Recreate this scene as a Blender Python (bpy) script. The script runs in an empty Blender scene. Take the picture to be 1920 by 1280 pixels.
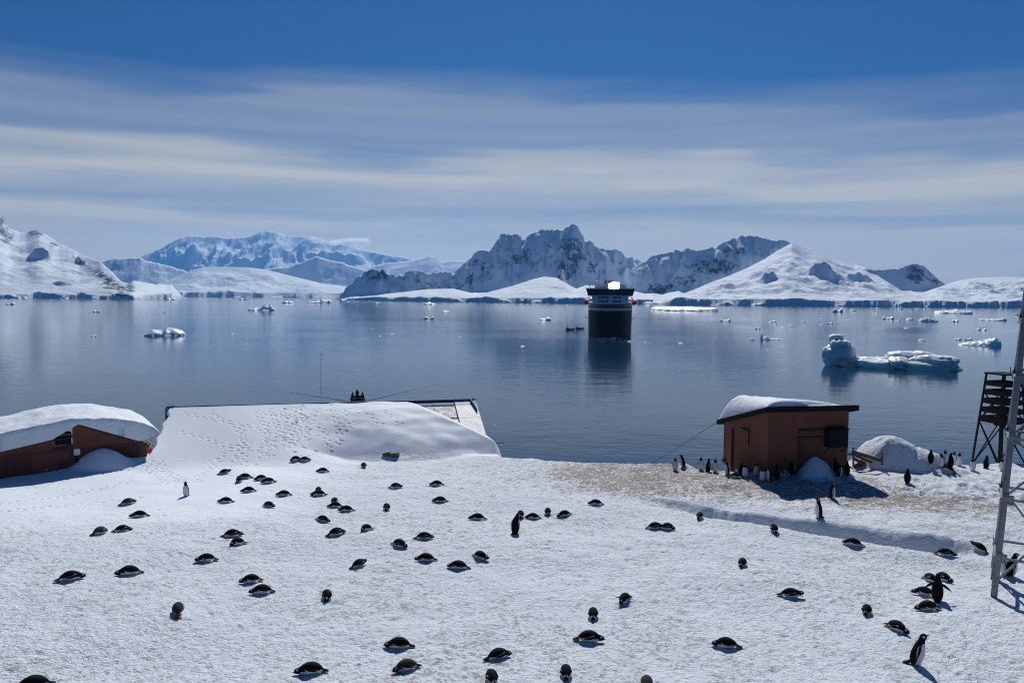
import bpy, math, random
import numpy as np
from mathutils import Vector, Matrix, Quaternion
random.seed(7)
R = math.radians
scene = bpy.context.scene
COL = scene.collection

# ------------------------------------------------------------------ camera
F = 1400.0                       # focal length in pixels of the 1920 px wide photograph
CAMZ = 18.0                      # height above the water
PITCH = math.atan(83.0 / F)
ROLL = R(0.5)
_f = Vector((0, math.cos(PITCH), -math.sin(PITCH)))
_r0 = Vector((1, 0, 0)); _u0 = _r0.cross(_f)
CR = _r0 * math.cos(ROLL) + _u0 * math.sin(ROLL)
CU = _u0 * math.cos(ROLL) - _r0 * math.sin(ROLL)
CF = _f
CAM = Vector((0, 0, CAMZ))
cd = bpy.data.cameras.new('camera'); cam = bpy.data.objects.new('camera', cd); COL.objects.link(cam)
cd.sensor_width = 36.0; cd.lens = F / 1920 * 36; cd.clip_start = 0.1; cd.clip_end = 120000
cam.matrix_world = Matrix(((CR.x, CU.x, -CF.x, 0), (CR.y, CU.y, -CF.y, 0), (CR.z, CU.z, -CF.z, CAMZ), (0, 0, 0, 1)))
scene.camera = cam

# ------------------------------------------------------------------ light
SUN_EL, SUN_AZ = R(44), R(4)     # the sun stands ahead, over the bay
SUNV = Vector((math.sin(SUN_AZ) * math.cos(SUN_EL), math.cos(SUN_AZ) * math.cos(SUN_EL), math.sin(SUN_EL)))
sd = bpy.data.lights.new('sun', 'SUN'); sd.energy = 3.7; sd.angle = R(0.5); sd.color = (1.0, 0.985, 0.955)
sun = bpy.data.objects.new('sun', sd); COL.objects.link(sun)
sun.rotation_mode = 'QUATERNION'; sun.rotation_quaternion = SUNV.to_track_quat('Z', 'Y'); sun.location = (0, 0, 60)

world = bpy.data.worlds.new('World'); scene.world = world; world.use_nodes = True
def world_sky():
    nt = world.node_tree; N = nt.nodes; L = nt.links; N.clear()
    out = N.new('ShaderNodeOutputWorld'); bg = N.new('ShaderNodeBackground'); bg.inputs['Strength'].default_value = 0.05
    sky = N.new('ShaderNodeTexSky'); sky.sky_type = 'NISHITA'; sky.sun_disc = False
    sky.sun_elevation = SUN_EL; sky.sun_rotation = SUN_AZ; sky.air_density = 1.0; sky.dust_density = 0.3; sky.ozone_density = 3.0
    tint = N.new('ShaderNodeMix'); tint.data_type = 'RGBA'; tint.blend_type = 'MULTIPLY'; tint.inputs[0].default_value = 1
    L.new(sky.outputs[0], tint.inputs[6]); tint.inputs[7].default_value = (0.13, 0.41, 0.78, 1)
    tc = N.new('ShaderNodeTexCoord'); sep = N.new('ShaderNodeSeparateXYZ'); L.new(tc.outputs['Generated'], sep.inputs[0])
    def noise(scale, sc, det=3, dist=0.0):
        mp = N.new('ShaderNodeMapping'); mp.inputs['Scale'].default_value = sc; L.new(tc.outputs['Generated'], mp.inputs[0])
        n = N.new('ShaderNodeTexNoise'); n.inputs['Scale'].default_value = scale; n.inputs['Detail'].default_value = det
        n.inputs['Distortion'].default_value = dist; L.new(mp.outputs[0], n.inputs['Vector']); return n.outputs[0]
    def m(op, a, b=None, c=None):
        n = N.new('ShaderNodeMath'); n.operation = op
        for i, v in enumerate((a, b, c)):
            if v is None: continue
            if isinstance(v, (int, float)): n.inputs[i].default_value = v
            else: L.new(v, n.inputs[i])
        return n.outputs[0]
    w1 = noise(1.6, (1, 1, 5), 3, 0.3); w2 = noise(3.2, (1, 1, 16), 5, 0.4)
    e = m('ADD', sep.outputs[2], m('MULTIPLY', m('SUBTRACT', w1, 0.5), 0.10))
    e = m('ADD', e, m('MULTIPLY', m('SUBTRACT', w2, 0.5), 0.035))
    e = m('ADD', e, m('MULTIPLY', m('MAXIMUM', sep.outputs[0], 0.0), 0.06)); e = m('ADD', e, m('MULTIPLY', m('MAXIMUM', m('MULTIPLY', sep.outputs[0], -1.0), 0.0), 0.03))
    pos = m('DIVIDE', e, 0.4)
    ramp = N.new('ShaderNodeValToRGB'); L.new(pos, ramp.inputs[0]); cr = ramp.color_ramp; cr.interpolation = 'EASE'
    stops = [(0, 1.0), (.20, 1.0), (.285, .88), (.335, .52), (.375, .66), (.42, .90), (.465, .70), (.515, .32), (.56, .34), (.61, .33), (.655, .14), (.72, .0)]
    cr.elements[0].position = 0; cr.elements[0].color = (stops[0][1],) * 3 + (1,)
    cr.elements[1].position = stops[-1][0]; cr.elements[1].color = (0, 0, 0, 1)
    for p, v in stops[1:-1]:
        el = cr.elements.new(p); el.color = (v, v, v, 1)
    st = noise(2.2, (1, 1, 22), 6, 0.5)
    cov = m('MULTIPLY', ramp.outputs[0], m('MULTIPLY_ADD', st, 1.05, 0.47))
    big = noise(1.1, (1, 1, 3), 2, 0.0)
    cov = m('MULTIPLY', cov, m('MULTIPLY_ADD', big, 0.5, 0.78)); cov = m('MINIMUM', cov, 0.97)
    ahead = N.new('ShaderNodeMapRange'); ahead.interpolation_type = 'SMOOTHSTEP'; L.new(sep.outputs[1], ahead.inputs[0]); ahead.inputs[1].default_value = -0.25; ahead.inputs[2].default_value = 0.55
    cov = m('MULTIPLY', cov, ahead.outputs[0])                     # the cloud sheet lies over the mountains ahead
    mix = N.new('ShaderNodeMix'); mix.data_type = 'RGBA'; L.new(cov, mix.inputs[0]); L.new(tint.outputs[2], mix.inputs[6])
    mix.inputs[7].default_value = (11.2, 11.0, 10.0, 1)
    L.new(mix.outputs[2], bg.inputs[0]); L.new(bg.outputs[0], out.inputs[0])
world_sky()
scene.view_settings.view_transform = 'Standard'; scene.view_settings.look = 'None'
scene.view_settings.gamma = 1.0; scene.view_settings.exposure = 0.0; scene.view_settings.use_curve_mapping = False
scene.cycles.use_denoising = True; scene.cycles.filter_width = 1.1; scene.cycles.max_bounces = 6; scene.cycles.diffuse_bounces = 4; scene.cycles.transparent_max_bounces = 6
scene.cycles.sample_clamp_indirect = 4.0; scene.cycles.volume_bounces = 3

# ------------------------------------------------------------------ helpers
def ray(x, y):
    return CF * F + CR * (x - 960) - CU * (y - 640)
def at_depth(x, y, Y):
    d = ray(x, y); return CAM + d * (Y / d.y)
def at_z(x, y, z):
    d = ray(x, y); return CAM + d * ((z - CAMZ) / d.z)
def yh(x):                                     # picture row of the horizon
    return 640 - (CF.z * F + CR.z * (x - 960)) / CU.z * 1.0 if False else 640 + (CF.z * F + CR.z * (x - 960)) / CU.z

def perlin(x, y, seed=0):
    rng = np.random.RandomState(seed); p = rng.permutation(256); p = np.concatenate([p, p, p])
    ang = rng.rand(256) * 2 * np.pi; gx = np.cos(ang); gy = np.sin(ang)
    xi = np.floor(x).astype(np.int64); yi = np.floor(y).astype(np.int64); xf = x - xi; yf = y - yi
    xi &= 255; yi &= 255
    u = xf * xf * xf * (xf * (xf * 6 - 15) + 10); v = yf * yf * yf * (yf * (yf * 6 - 15) + 10)
    def gr(ix, iy, dx, dy):
        h = p[p[ix & 255] + (iy & 255)]; return gx[h] * dx + gy[h] * dy
    a = gr(xi, yi, xf, yf); b = gr(xi + 1, yi, xf - 1, yf); c = gr(xi, yi + 1, xf, yf - 1); d = gr(xi + 1, yi + 1, xf - 1, yf - 1)
    return (a + u * (b - a)) * (1 - v) + (c + u * (d - c)) * v
def fbm(x, y, o=4, seed=0, gain=0.5):
    s = 0; a = 1.0
    for k in range(o):
        s = s + a * perlin(x * 2 ** k + 17.3 * k, y * 2 ** k + 9.1 * k, seed + k); a *= gain
    return s
def ridged(x, y, o=4, seed=0, gain=0.5):
    s = 0; a = 1.0; n = 0
    for k in range(o):
        s = s + a * (1 - np.abs(perlin(x * 2 ** k + 5.7 * k, y * 2 ** k + 3.3 * k, seed + k)) * 2.2); n += a; a *= gain
    return s / n
def sm(a, b, x):
    t = np.clip((x - a) / (b - a), 0, 1); return t * t * (3 - 2 * t)

ORG = {}
def link(o, parent=None):
    COL.objects.link(o)
    if parent is not None: o.parent = parent
    return o
def tag(o, label=None, cat=None, group=None, kind=None):
    if label: o['label'] = label
    if cat: o['category'] = cat
    if group: o['group'] = group
    if kind: o['kind'] = kind
    return o
def empty(name, loc, label, cat, group=None):
    o = bpy.data.objects.new(name, None); o.location = loc; o.empty_display_size = 0.2; COL.objects.link(o)
    ORG[o.name] = Vector(loc); return tag(o, label, cat, group)
def np_mesh(name, V, Fq, smooth=True):
    """V (n,3) array, Fq (m,4) or (m,3) int array"""
    me = bpy.data.meshes.new(name); V = np.asarray(V, np.float32); Fq = np.asarray(Fq, np.int32)
    k = Fq.shape[1]; me.vertices.add(len(V)); me.vertices.foreach_set('co', V.ravel())
    me.loops.add(Fq.size); me.loops.foreach_set('vertex_index', Fq.ravel())
    me.polygons.add(len(Fq)); me.polygons.foreach_set('loop_start', np.arange(0, Fq.size, k, dtype=np.int32))
    me.polygons.foreach_set('use_smooth', np.full(len(Fq), smooth)); me.update(calc_edges=True); me.validate(); return me
def grid_faces(nr, nc, flip=False):
    i = np.arange(nr - 1)[:, None] * nc + np.arange(nc - 1)[None, :]
    q = np.stack([i, i + 1, i + nc + 1, i + nc], -1).reshape(-1, 4)
    return q[:, ::-1] if flip else q
def add_attr(me, name, arr):
    a = me.attributes.new(name, 'FLOAT', 'POINT'); a.data.foreach_set('value', np.asarray(arr, np.float32).ravel())

class MB:
    def __init__(s): s.v = []; s.f = []
    def add(s, vs, fs):
        o = len(s.v); s.v += [Vector(p) for p in vs]; s.f += [tuple(i + o for i in f) for f in fs]; return s
    def hexa(s, p):                                    # 8 corners: 4 low, 4 high
        return s.add(p, [(3, 2, 1, 0), (4, 5, 6, 7), (0, 1, 5, 4), (1, 2, 6, 5), (2, 3, 7, 6), (3, 0, 4, 7)])
    def box(s, a, b):
        (x0, y0, z0), (x1, y1, z1) = a, b
        return s.hexa([(x0, y0, z0), (x1, y0, z0), (x1, y1, z0), (x0, y1, z0), (x0, y0, z1), (x1, y0, z1), (x1, y1, z1), (x0, y1, z1)])
    def obox(s, o, ux, uy, uz):                        # corner plus three edge vectors
        o, ux, uy, uz = map(Vector, (o, ux, uy, uz))
        return s.hexa([o, o + ux, o + ux + uy, o + uy, o + uz, o + ux + uz, o + ux + uy + uz, o + uy + uz])
    def bar(s, a, b, w, h=None, up=(0, 0, 1)):
        a, b = Vector(a), Vector(b); h = h or w; d = (b - a).normalized(); up = Vector(up)
        if abs(d.dot(up)) > 0.98: up = Vector((0, 1, 0))
        x = d.cross(up).normalized() * (w / 2); y = x.cross(d).normalized() * (h / 2)
        return s.hexa([a - x - y, a + x - y, a + x + y, a - x + y, b - x - y, b + x - y, b + x + y, b - x + y])
    def tube(s, pts, r, n=8, cap=True):
        pts = [Vector(p) for p in pts]; rs = r if isinstance(r, (list, tuple)) else [r] * len(pts); o = len(s.v)
        for i, p in enumerate(pts):
            d = (pts[min(i + 1, len(pts) - 1)] - pts[max(i - 1, 0)]).normalized()
            up = Vector((0, 0, 1)) if abs(d.z) < 0.95 else Vector((0, 1, 0))
            x = d.cross(up).normalized(); y = x.cross(d)
            for k in range(n):
                a = 2 * math.pi * k / n; s.v.append(p + x * (rs[i] * math.cos(a)) + y * (rs[i] * math.sin(a)))
        for i in range(len(pts) - 1):
            for k in range(n):
                a, b = o + i * n + k, o + i * n + (k + 1) % n; s.f.append((a, b, b + n, a + n))
        if cap: s.f.append(tuple(o + k for k in range(n))[::-1]); s.f.append(tuple(o + (len(pts) - 1) * n + k for k in range(n)))
        return s
    def loft(s, rings, cap=True):
        o = len(s.v); n = len(rings[0])
        for rg in rings: s.v += [Vector(p) for p in rg]
        for i in range(len(rings) - 1):
            for k in range(n):
                a, b = o + i * n + k, o + i * n + (k + 1) % n; s.f.append((a, b, b + n, a + n))
        if cap: s.f.append(tuple(o + k for k in range(n))[::-1]); s.f.append(tuple(o + (len(rings) - 1) * n + k for k in range(n)))
        return s
    def ball(s, c, rx, ry=None, rz=None, n=10, m=6):
        ry = ry or rx; rz = rz or rx; c = Vector(c); rings = []
        for i in range(m + 1):
            t = math.pi * i / m; q = max(math.sin(t), 0.02)
            rings.append([c + Vector((rx * q * math.cos(2 * math.pi * k / n), ry * q * math.sin(2 * math.pi * k / n), -rz * math.cos(t))) for k in range(n)])
        return s.loft(rings)
    def build(s, name, mat, parent=None, smooth=False, org=None):
        o = org if org is not None else (ORG.get(root_name(parent), Vector()) if parent is not None else Vector())
        me = bpy.data.meshes.new(name); me.from_pydata([tuple(p - o) for p in s.v], [], s.f); me.update()
        if smooth: me.polygons.foreach_set('use_smooth', [True] * len(me.polygons))
        me.materials.append(mat); ob = bpy.data.objects.new(name, me); link(ob, parent)
        if parent is None: ob.location = o
        return ob
def root_name(o):
    while o.parent is not None: o = o.parent
    return o.name
def single(mb, name, mat, base, label, cat, group=None, smooth=False):
    ob = mb.build(name, mat, None, smooth, Vector(base)); ORG[ob.name] = Vector(base); return tag(ob, label, cat, group)

# ------------------------------------------------------------------ materials
MATS = {}
def pmat(name, c1, c2=None, rough=0.7, scale=2.0, bump=0.0, bscale=None, metal=0.0, stretch=(1, 1, 1), spec=0.5, lo=0.35, hi=0.65):
    m = bpy.data.materials.new(name); m.use_nodes = True; N = m.node_tree.nodes; L = m.node_tree.links
    b = N['Principled BSDF']; b.inputs['Roughness'].default_value = rough; b.inputs['Metallic'].default_value = metal
    b.inputs['Specular IOR Level'].default_value = spec
    tc = N.new('ShaderNodeTexCoord'); mp = N.new('ShaderNodeMapping'); mp.inputs['Scale'].default_value = stretch; L.new(tc.outputs['Object'], mp.inputs[0])
    n = N.new('ShaderNodeTexNoise'); n.inputs['Scale'].default_value = scale; n.inputs['Detail'].default_value = 6; n.inputs['Roughness'].default_value = 0.65
    L.new(mp.outputs[0], n.inputs['Vector'])
    r = N.new('ShaderNodeValToRGB'); L.new(n.outputs[0], r.inputs[0]); c2 = c2 or tuple(c * 0.75 for c in c1)
    r.color_ramp.elements[0].position = lo; r.color_ramp.elements[0].color = tuple(c2) + (1,)
    r.color_ramp.elements[1].position = hi; r.color_ramp.elements[1].color = tuple(c1) + (1,)
    L.new(r.outputs[0], b.inputs['Base Color'])
    if bump:
        n2 = N.new('ShaderNodeTexNoise'); n2.inputs['Scale'].default_value = bscale or scale * 4; n2.inputs['Detail'].default_value = 5; L.new(mp.outputs[0], n2.inputs['Vector'])
        bp = N.new('ShaderNodeBump'); bp.inputs['Strength'].default_value = 1; bp.inputs['Distance'].default_value = bump; L.new(n2.outputs[0], bp.inputs['Height']); L.new(bp.outputs[0], b.inputs['Normal'])
    MATS[name] = m; return m
def mnode(N, L, op, a, b=None, c=None):
    n = N.new('ShaderNodeMath'); n.operation = op
    for i, v in enumerate((a, b, c)):
        if v is None: continue
        if isinstance(v, (int, float)): n.inputs[i].default_value = v
        else: L.new(v, n.inputs[i])
    return n.outputs[0]

def snow_ground_mat():
    m = bpy.data.materials.new('trampled_snow'); m.use_nodes = True; N = m.node_tree.nodes; L = m.node_tree.links
    b = N['Principled BSDF']; b.inputs['Roughness'].default_value = 0.65; b.inputs['Specular IOR Level'].default_value = 0.2
    tc = N.new('ShaderNodeTexCoord')
    def noise(sc, det, rg=0.6, st=(1, 1, 1), dist=0):
        mp = N.new('ShaderNodeMapping'); mp.inputs['Scale'].default_value = st; L.new(tc.outputs['Object'], mp.inputs[0])
        n = N.new('ShaderNodeTexNoise'); n.inputs['Scale'].default_value = sc; n.inputs['Detail'].default_value = det; n.inputs['Roughness'].default_value = rg
        n.inputs['Distortion'].default_value = dist; L.new(mp.outputs[0], n.inputs['Vector']); return n.outputs[0]
    at = N.new('ShaderNodeAttribute'); at.attribute_name = 'stain'
    rg = N.new('ShaderNodeAttribute'); rg.attribute_name = 'rough'
    M = lambda *a: mnode(N, L, *a)
    n1 = noise(0.35, 4); n2 = noise(3.2, 6, 0.7, dist=0.6); n3 = noise(9.0, 4, 0.7); n4 = noise(17, 3, 0.6)
    # brown speckle of guano and moult
    spk = M('MULTIPLY', M('SUBTRACT', n2, 0.5), 9.0); spk = M('ADD', spk, M('MULTIPLY', M('SUBTRACT', n3, 0.52), 9.0))
    amt = M('ADD', M('MULTIPLY', at.outputs['Fac'], 1.0), M('MULTIPLY', M('SUBTRACT', n1, 0.5), 0.9))
    s = M('ADD', spk, M('MULTIPLY_ADD', amt, 2.1, -1.25)); s = M('MINIMUM', M('MAXIMUM', s, 0.0), 1.0)
    s = M('MULTIPLY', s, M('MINIMUM', M('MAXIMUM', M('MULTIPLY_ADD', at.outputs['Fac'], 0.75, 0.10), 0), 0.85))
    mx = N.new('ShaderNodeMix'); mx.data_type = 'RGBA'; L.new(s, mx.inputs[0]); mx.inputs[6].default_value = (0.80, 0.85, 0.895, 1); mx.inputs[7].default_value = (0.235, 0.17, 0.125, 1)
    # sparse dark flecks (feathers, pebbles)
    n5 = noise(5.0, 2, 0.5, (1, 1, 1), 1.5); fl = M('MULTIPLY', M('GREATER_THAN', n5, 0.715), M('MINIMUM', M('MULTIPLY', at.outputs['Fac'], 1.2), 0.6))
    mx2 = N.new('ShaderNodeMix'); mx2.data_type = 'RGBA'; L.new(fl, mx2.inputs[0]); L.new(mx.outputs[2], mx2.inputs[6]); mx2.inputs[7].default_value = (0.16, 0.12, 0.09, 1)
    L.new(mx2.outputs[2], b.inputs['Base Color'])
    hgt = M('ADD', M('MULTIPLY', n3, 0.75), M('MULTIPLY', n4, 0.45)); hgt = M('ADD', hgt, M('MULTIPLY', n2, 0.45))
    hgt = M('MULTIPLY', hgt, rg.outputs['Fac'])
    bp = N.new('ShaderNodeBump'); bp.inputs['Strength'].default_value = 1.0; bp.inputs['Distance'].default_value = 0.11
    L.new(hgt, bp.inputs['Height']); L.new(bp.outputs[0], b.inputs['Normal']); return m
def mountain_mat(name, bsc):
    m = bpy.data.materials.new(name); m.use_nodes = True; N = m.node_tree.nodes; L = m.node_tree.links
    b = N['Principled BSDF']; b.inputs['Roughness'].default_value = 0.75; b.inputs['Specular IOR Level'].default_value = 0.15
    at = N.new('ShaderNodeAttribute'); at.attribute_name = 'rock'; tc = N.new('ShaderNodeTexCoord')
    n = N.new('ShaderNodeTexNoise'); n.inputs['Scale'].default_value = bsc; n.inputs['Detail'].default_value = 9; n.inputs['Roughness'].default_value = 0.75; L.new(tc.outputs['Object'], n.inputs['Vector'])
    M = lambda *a: mnode(N, L, *a)
    s = M('ADD', at.outputs['Fac'], M('MULTIPLY', M('SUBTRACT', n.outputs[0], 0.5), 3.2)); s = M('MINIMUM', M('MAXIMUM', M('MULTIPLY_ADD', s, 3.0, -1.5), 0), 1)
    mx = N.new('ShaderNodeMix'); mx.data_type = 'RGBA'; L.new(s, mx.inputs[0]); mx.inputs[6].default_value = (0.83, 0.89, 0.95, 1); mx.inputs[7].default_value = (0.055, 0.052, 0.052, 1)
    L.new(mx.outputs[2], b.inputs['Base Color'])
    bp = N.new('ShaderNodeBump'); bp.inputs['Strength'].default_value = 1.0; bp.inputs['Distance'].default_value = 0.16 / bsc; L.new(n.outputs[0], bp.inputs['Height']); L.new(bp.outputs[0], b.inputs['Normal'])
    return m
def water_mat():
    m = bpy.data.materials.new('sea_water'); m.use_nodes = True; N = m.node_tree.nodes; L = m.node_tree.links
    b = N['Principled BSDF']; b.inputs['Base Color'].default_value = (0.010, 0.042, 0.085, 1); b.inputs['Roughness'].default_value = 0.07; b.inputs['IOR'].default_value = 1.333
    tc = N.new('ShaderNodeTexCoord'); M = lambda *a: mnode(N, L, *a)
    def noise(sc, det, st, dist=0.0):
        mp = N.new('ShaderNodeMapping'); mp.inputs['Scale'].default_value = st; mp.inputs['Rotation'].default_value = (0, 0, R(8)); L.new(tc.outputs['Object'], mp.inputs[0])
        n = N.new('ShaderNodeTexNoise'); n.inputs['Scale'].default_value = sc; n.inputs['Detail'].default_value = det; n.inputs['Distortion'].default_value = dist; L.new(mp.outputs[0], n.inputs['Vector']); return n.outputs[0]
    a = noise(0.9, 3, (0.45, 1, 1), 0.4); c = noise(0.16, 2, (0.5, 1, 1)); lane = noise(0.012, 3, (0.25, 1, 1), 0.6); fine = noise(3.2, 2, (0.6, 1, 1))
    k = M('MULTIPLY_ADD', lane, 1.6, -0.25); k = M('MAXIMUM', k, 0.18)
    h = M('ADD', M('MULTIPLY', a, 0.055), M('MULTIPLY', c, 0.10)); h = M('ADD', h, M('MULTIPLY', fine, 0.008)); h = M('MULTIPLY', h, k)
    bp = N.new('ShaderNodeBump'); bp.inputs['Strength'].default_value = 1.0; bp.inputs['Distance'].default_value = 1.0; L.new(h, bp.inputs['Height']); L.new(bp.outputs[0], b.inputs['Normal'])
    return m
def ice_mat():
    m = bpy.data.materials.new('glacier_ice'); m.use_nodes = True; N = m.node_tree.nodes; L = m.node_tree.links
    b = N['Principled BSDF']; b.inputs['Roughness'].default_value = 0.5; b.inputs['Subsurface Weight'].default_value = 0.55; b.inputs['Subsurface Radius'].default_value = (0.35, 0.75, 1.0); b.inputs['Subsurface Scale'].default_value = 2.5
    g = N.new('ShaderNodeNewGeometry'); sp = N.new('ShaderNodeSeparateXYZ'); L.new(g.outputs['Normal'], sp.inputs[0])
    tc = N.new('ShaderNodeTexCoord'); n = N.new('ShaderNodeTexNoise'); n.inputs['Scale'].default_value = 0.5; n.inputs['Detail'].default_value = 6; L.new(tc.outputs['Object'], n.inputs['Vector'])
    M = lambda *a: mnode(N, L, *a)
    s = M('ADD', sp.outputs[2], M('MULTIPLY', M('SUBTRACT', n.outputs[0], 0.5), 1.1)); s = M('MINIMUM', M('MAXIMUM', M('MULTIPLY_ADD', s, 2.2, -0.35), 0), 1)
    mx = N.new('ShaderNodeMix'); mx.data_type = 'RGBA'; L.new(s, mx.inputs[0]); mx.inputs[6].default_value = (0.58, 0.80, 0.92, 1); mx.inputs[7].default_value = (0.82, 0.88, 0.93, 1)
    L.new(mx.outputs[2], b.inputs['Base Color'])
    bp = N.new('ShaderNodeBump'); bp.inputs['Strength'].default_value = 0.7; bp.inputs['Distance'].default_value = 0.4; L.new(n.outputs[0], bp.inputs['Height']); L.new(bp.outputs[0], b.inputs['Normal'])
    return m
def col_mat(name, rough=0.5):                       # colour read from the mesh's own plumage pattern
    m = bpy.data.materials.new(name); m.use_nodes = True; N = m.node_tree.nodes; L = m.node_tree.links
    b = N['Principled BSDF']; b.inputs['Roughness'].default_value = 0.85; b.inputs['Specular IOR Level'].default_value = 0.12
    a = N.new('ShaderNodeAttribute'); a.attribute_name = 'plumage'
    tc = N.new('ShaderNodeTexCoord'); n = N.new('ShaderNodeTexNoise'); n.inputs['Scale'].default_value = 40; n.inputs['Detail'].default_value = 4; L.new(tc.outputs['Object'], n.inputs['Vector'])
    mx = N.new('ShaderNodeMix'); mx.data_type = 'RGBA'; mx.blend_type = 'MULTIPLY'; mx.inputs[0].default_value = 0.45; L.new(a.outputs['Color'], mx.inputs[6]); L.new(n.outputs[1], mx.inputs[7])
    L.new(a.outputs['Color'], b.inputs['Base Color'])
    bp = N.new('ShaderNodeBump'); bp.inputs['Strength'].default_value = 0.4; bp.inputs['Distance'].default_value = 0.006; L.new(n.outputs[0], bp.inputs['Height']); L.new(bp.outputs[0], b.inputs['Normal'])
    return m
SNOWG = snow_ground_mat(); MNEAR = mountain_mat('snow_and_rock', 0.03); MFAR = mountain_mat('far_snow_and_rock', 0.008)
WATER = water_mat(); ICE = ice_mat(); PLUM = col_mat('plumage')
SNOW = pmat('packed_snow', (0.82, 0.865, 0.91), (0.76, 0.81, 0.86), 0.65, 1.2, 0.04, 7, spec=0.2)
REDW = pmat('dark_red_boards', (0.135, 0.036, 0.023), (0.075, 0.022, 0.017), 0.8, 3, 0.004, 20, stretch=(1, 1, 0.15))
REDP = pmat('dark_red_panel', (0.17, 0.055, 0.033), (0.11, 0.036, 0.024), 0.8, 2.2, 0.003, 20)
RUST = pmat('rust_red_sheet', (0.255, 0.076, 0.038), (0.175, 0.054, 0.030), 0.6, 1.8, 0.002, 30, stretch=(1, 1, 0.3))
RUSTD = pmat('rust_red_door', (0.20, 0.068, 0.028), (0.11, 0.036, 0.02), 0.75, 4, 0.003, 25, stretch=(1, 1, 0.2))
BLACK = pmat('tarred_black', (0.012, 0.012, 0.014), (0.022, 0.020, 0.020), 0.85, 6, 0.003, 30, spec=0.12)
DARKM = pmat('dark_metal', (0.03, 0.027, 0.026), (0.055, 0.035, 0.025), 0.8, 5, 0.002, 40, spec=0.15)
STEEL = pmat('galvanised_steel', (0.30, 0.32, 0.34), (0.20, 0.215, 0.235), 0.5, 9, 0.001, 50, metal=0.55)
WOOD = pmat('grey_weathered_wood', (0.15, 0.13, 0.10), (0.05, 0.042, 0.035), 0.85, 5, 0.006, 30, stretch=(0.4, 0.4, 3))
BLUE = pmat('blue_paint', (0.022, 0.085, 0.25), (0.03, 0.06, 0.13), 0.6, 6, 0.002, 30)
PEEL = pmat('peeling_roof', (0.60, 0.60, 0.585), (0.36, 0.37, 0.38), 0.45, 2.2, 0.004, 16, lo=0.42, hi=0.56)
PEELB = pmat('peeling_blue_roof', (0.58, 0.585, 0.58), (0.022, 0.085, 0.25), 0.5, 2.6, 0.004, 16, lo=0.53, hi=0.56)
WHITE = pmat('white_paint', (0.78, 0.78, 0.78), (0.66, 0.66, 0.67), 0.4, 3)
ORANGE = pmat('orange_paint', (0.62, 0.11, 0.03), (0.5, 0.09, 0.03), 0.5, 3)

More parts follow.
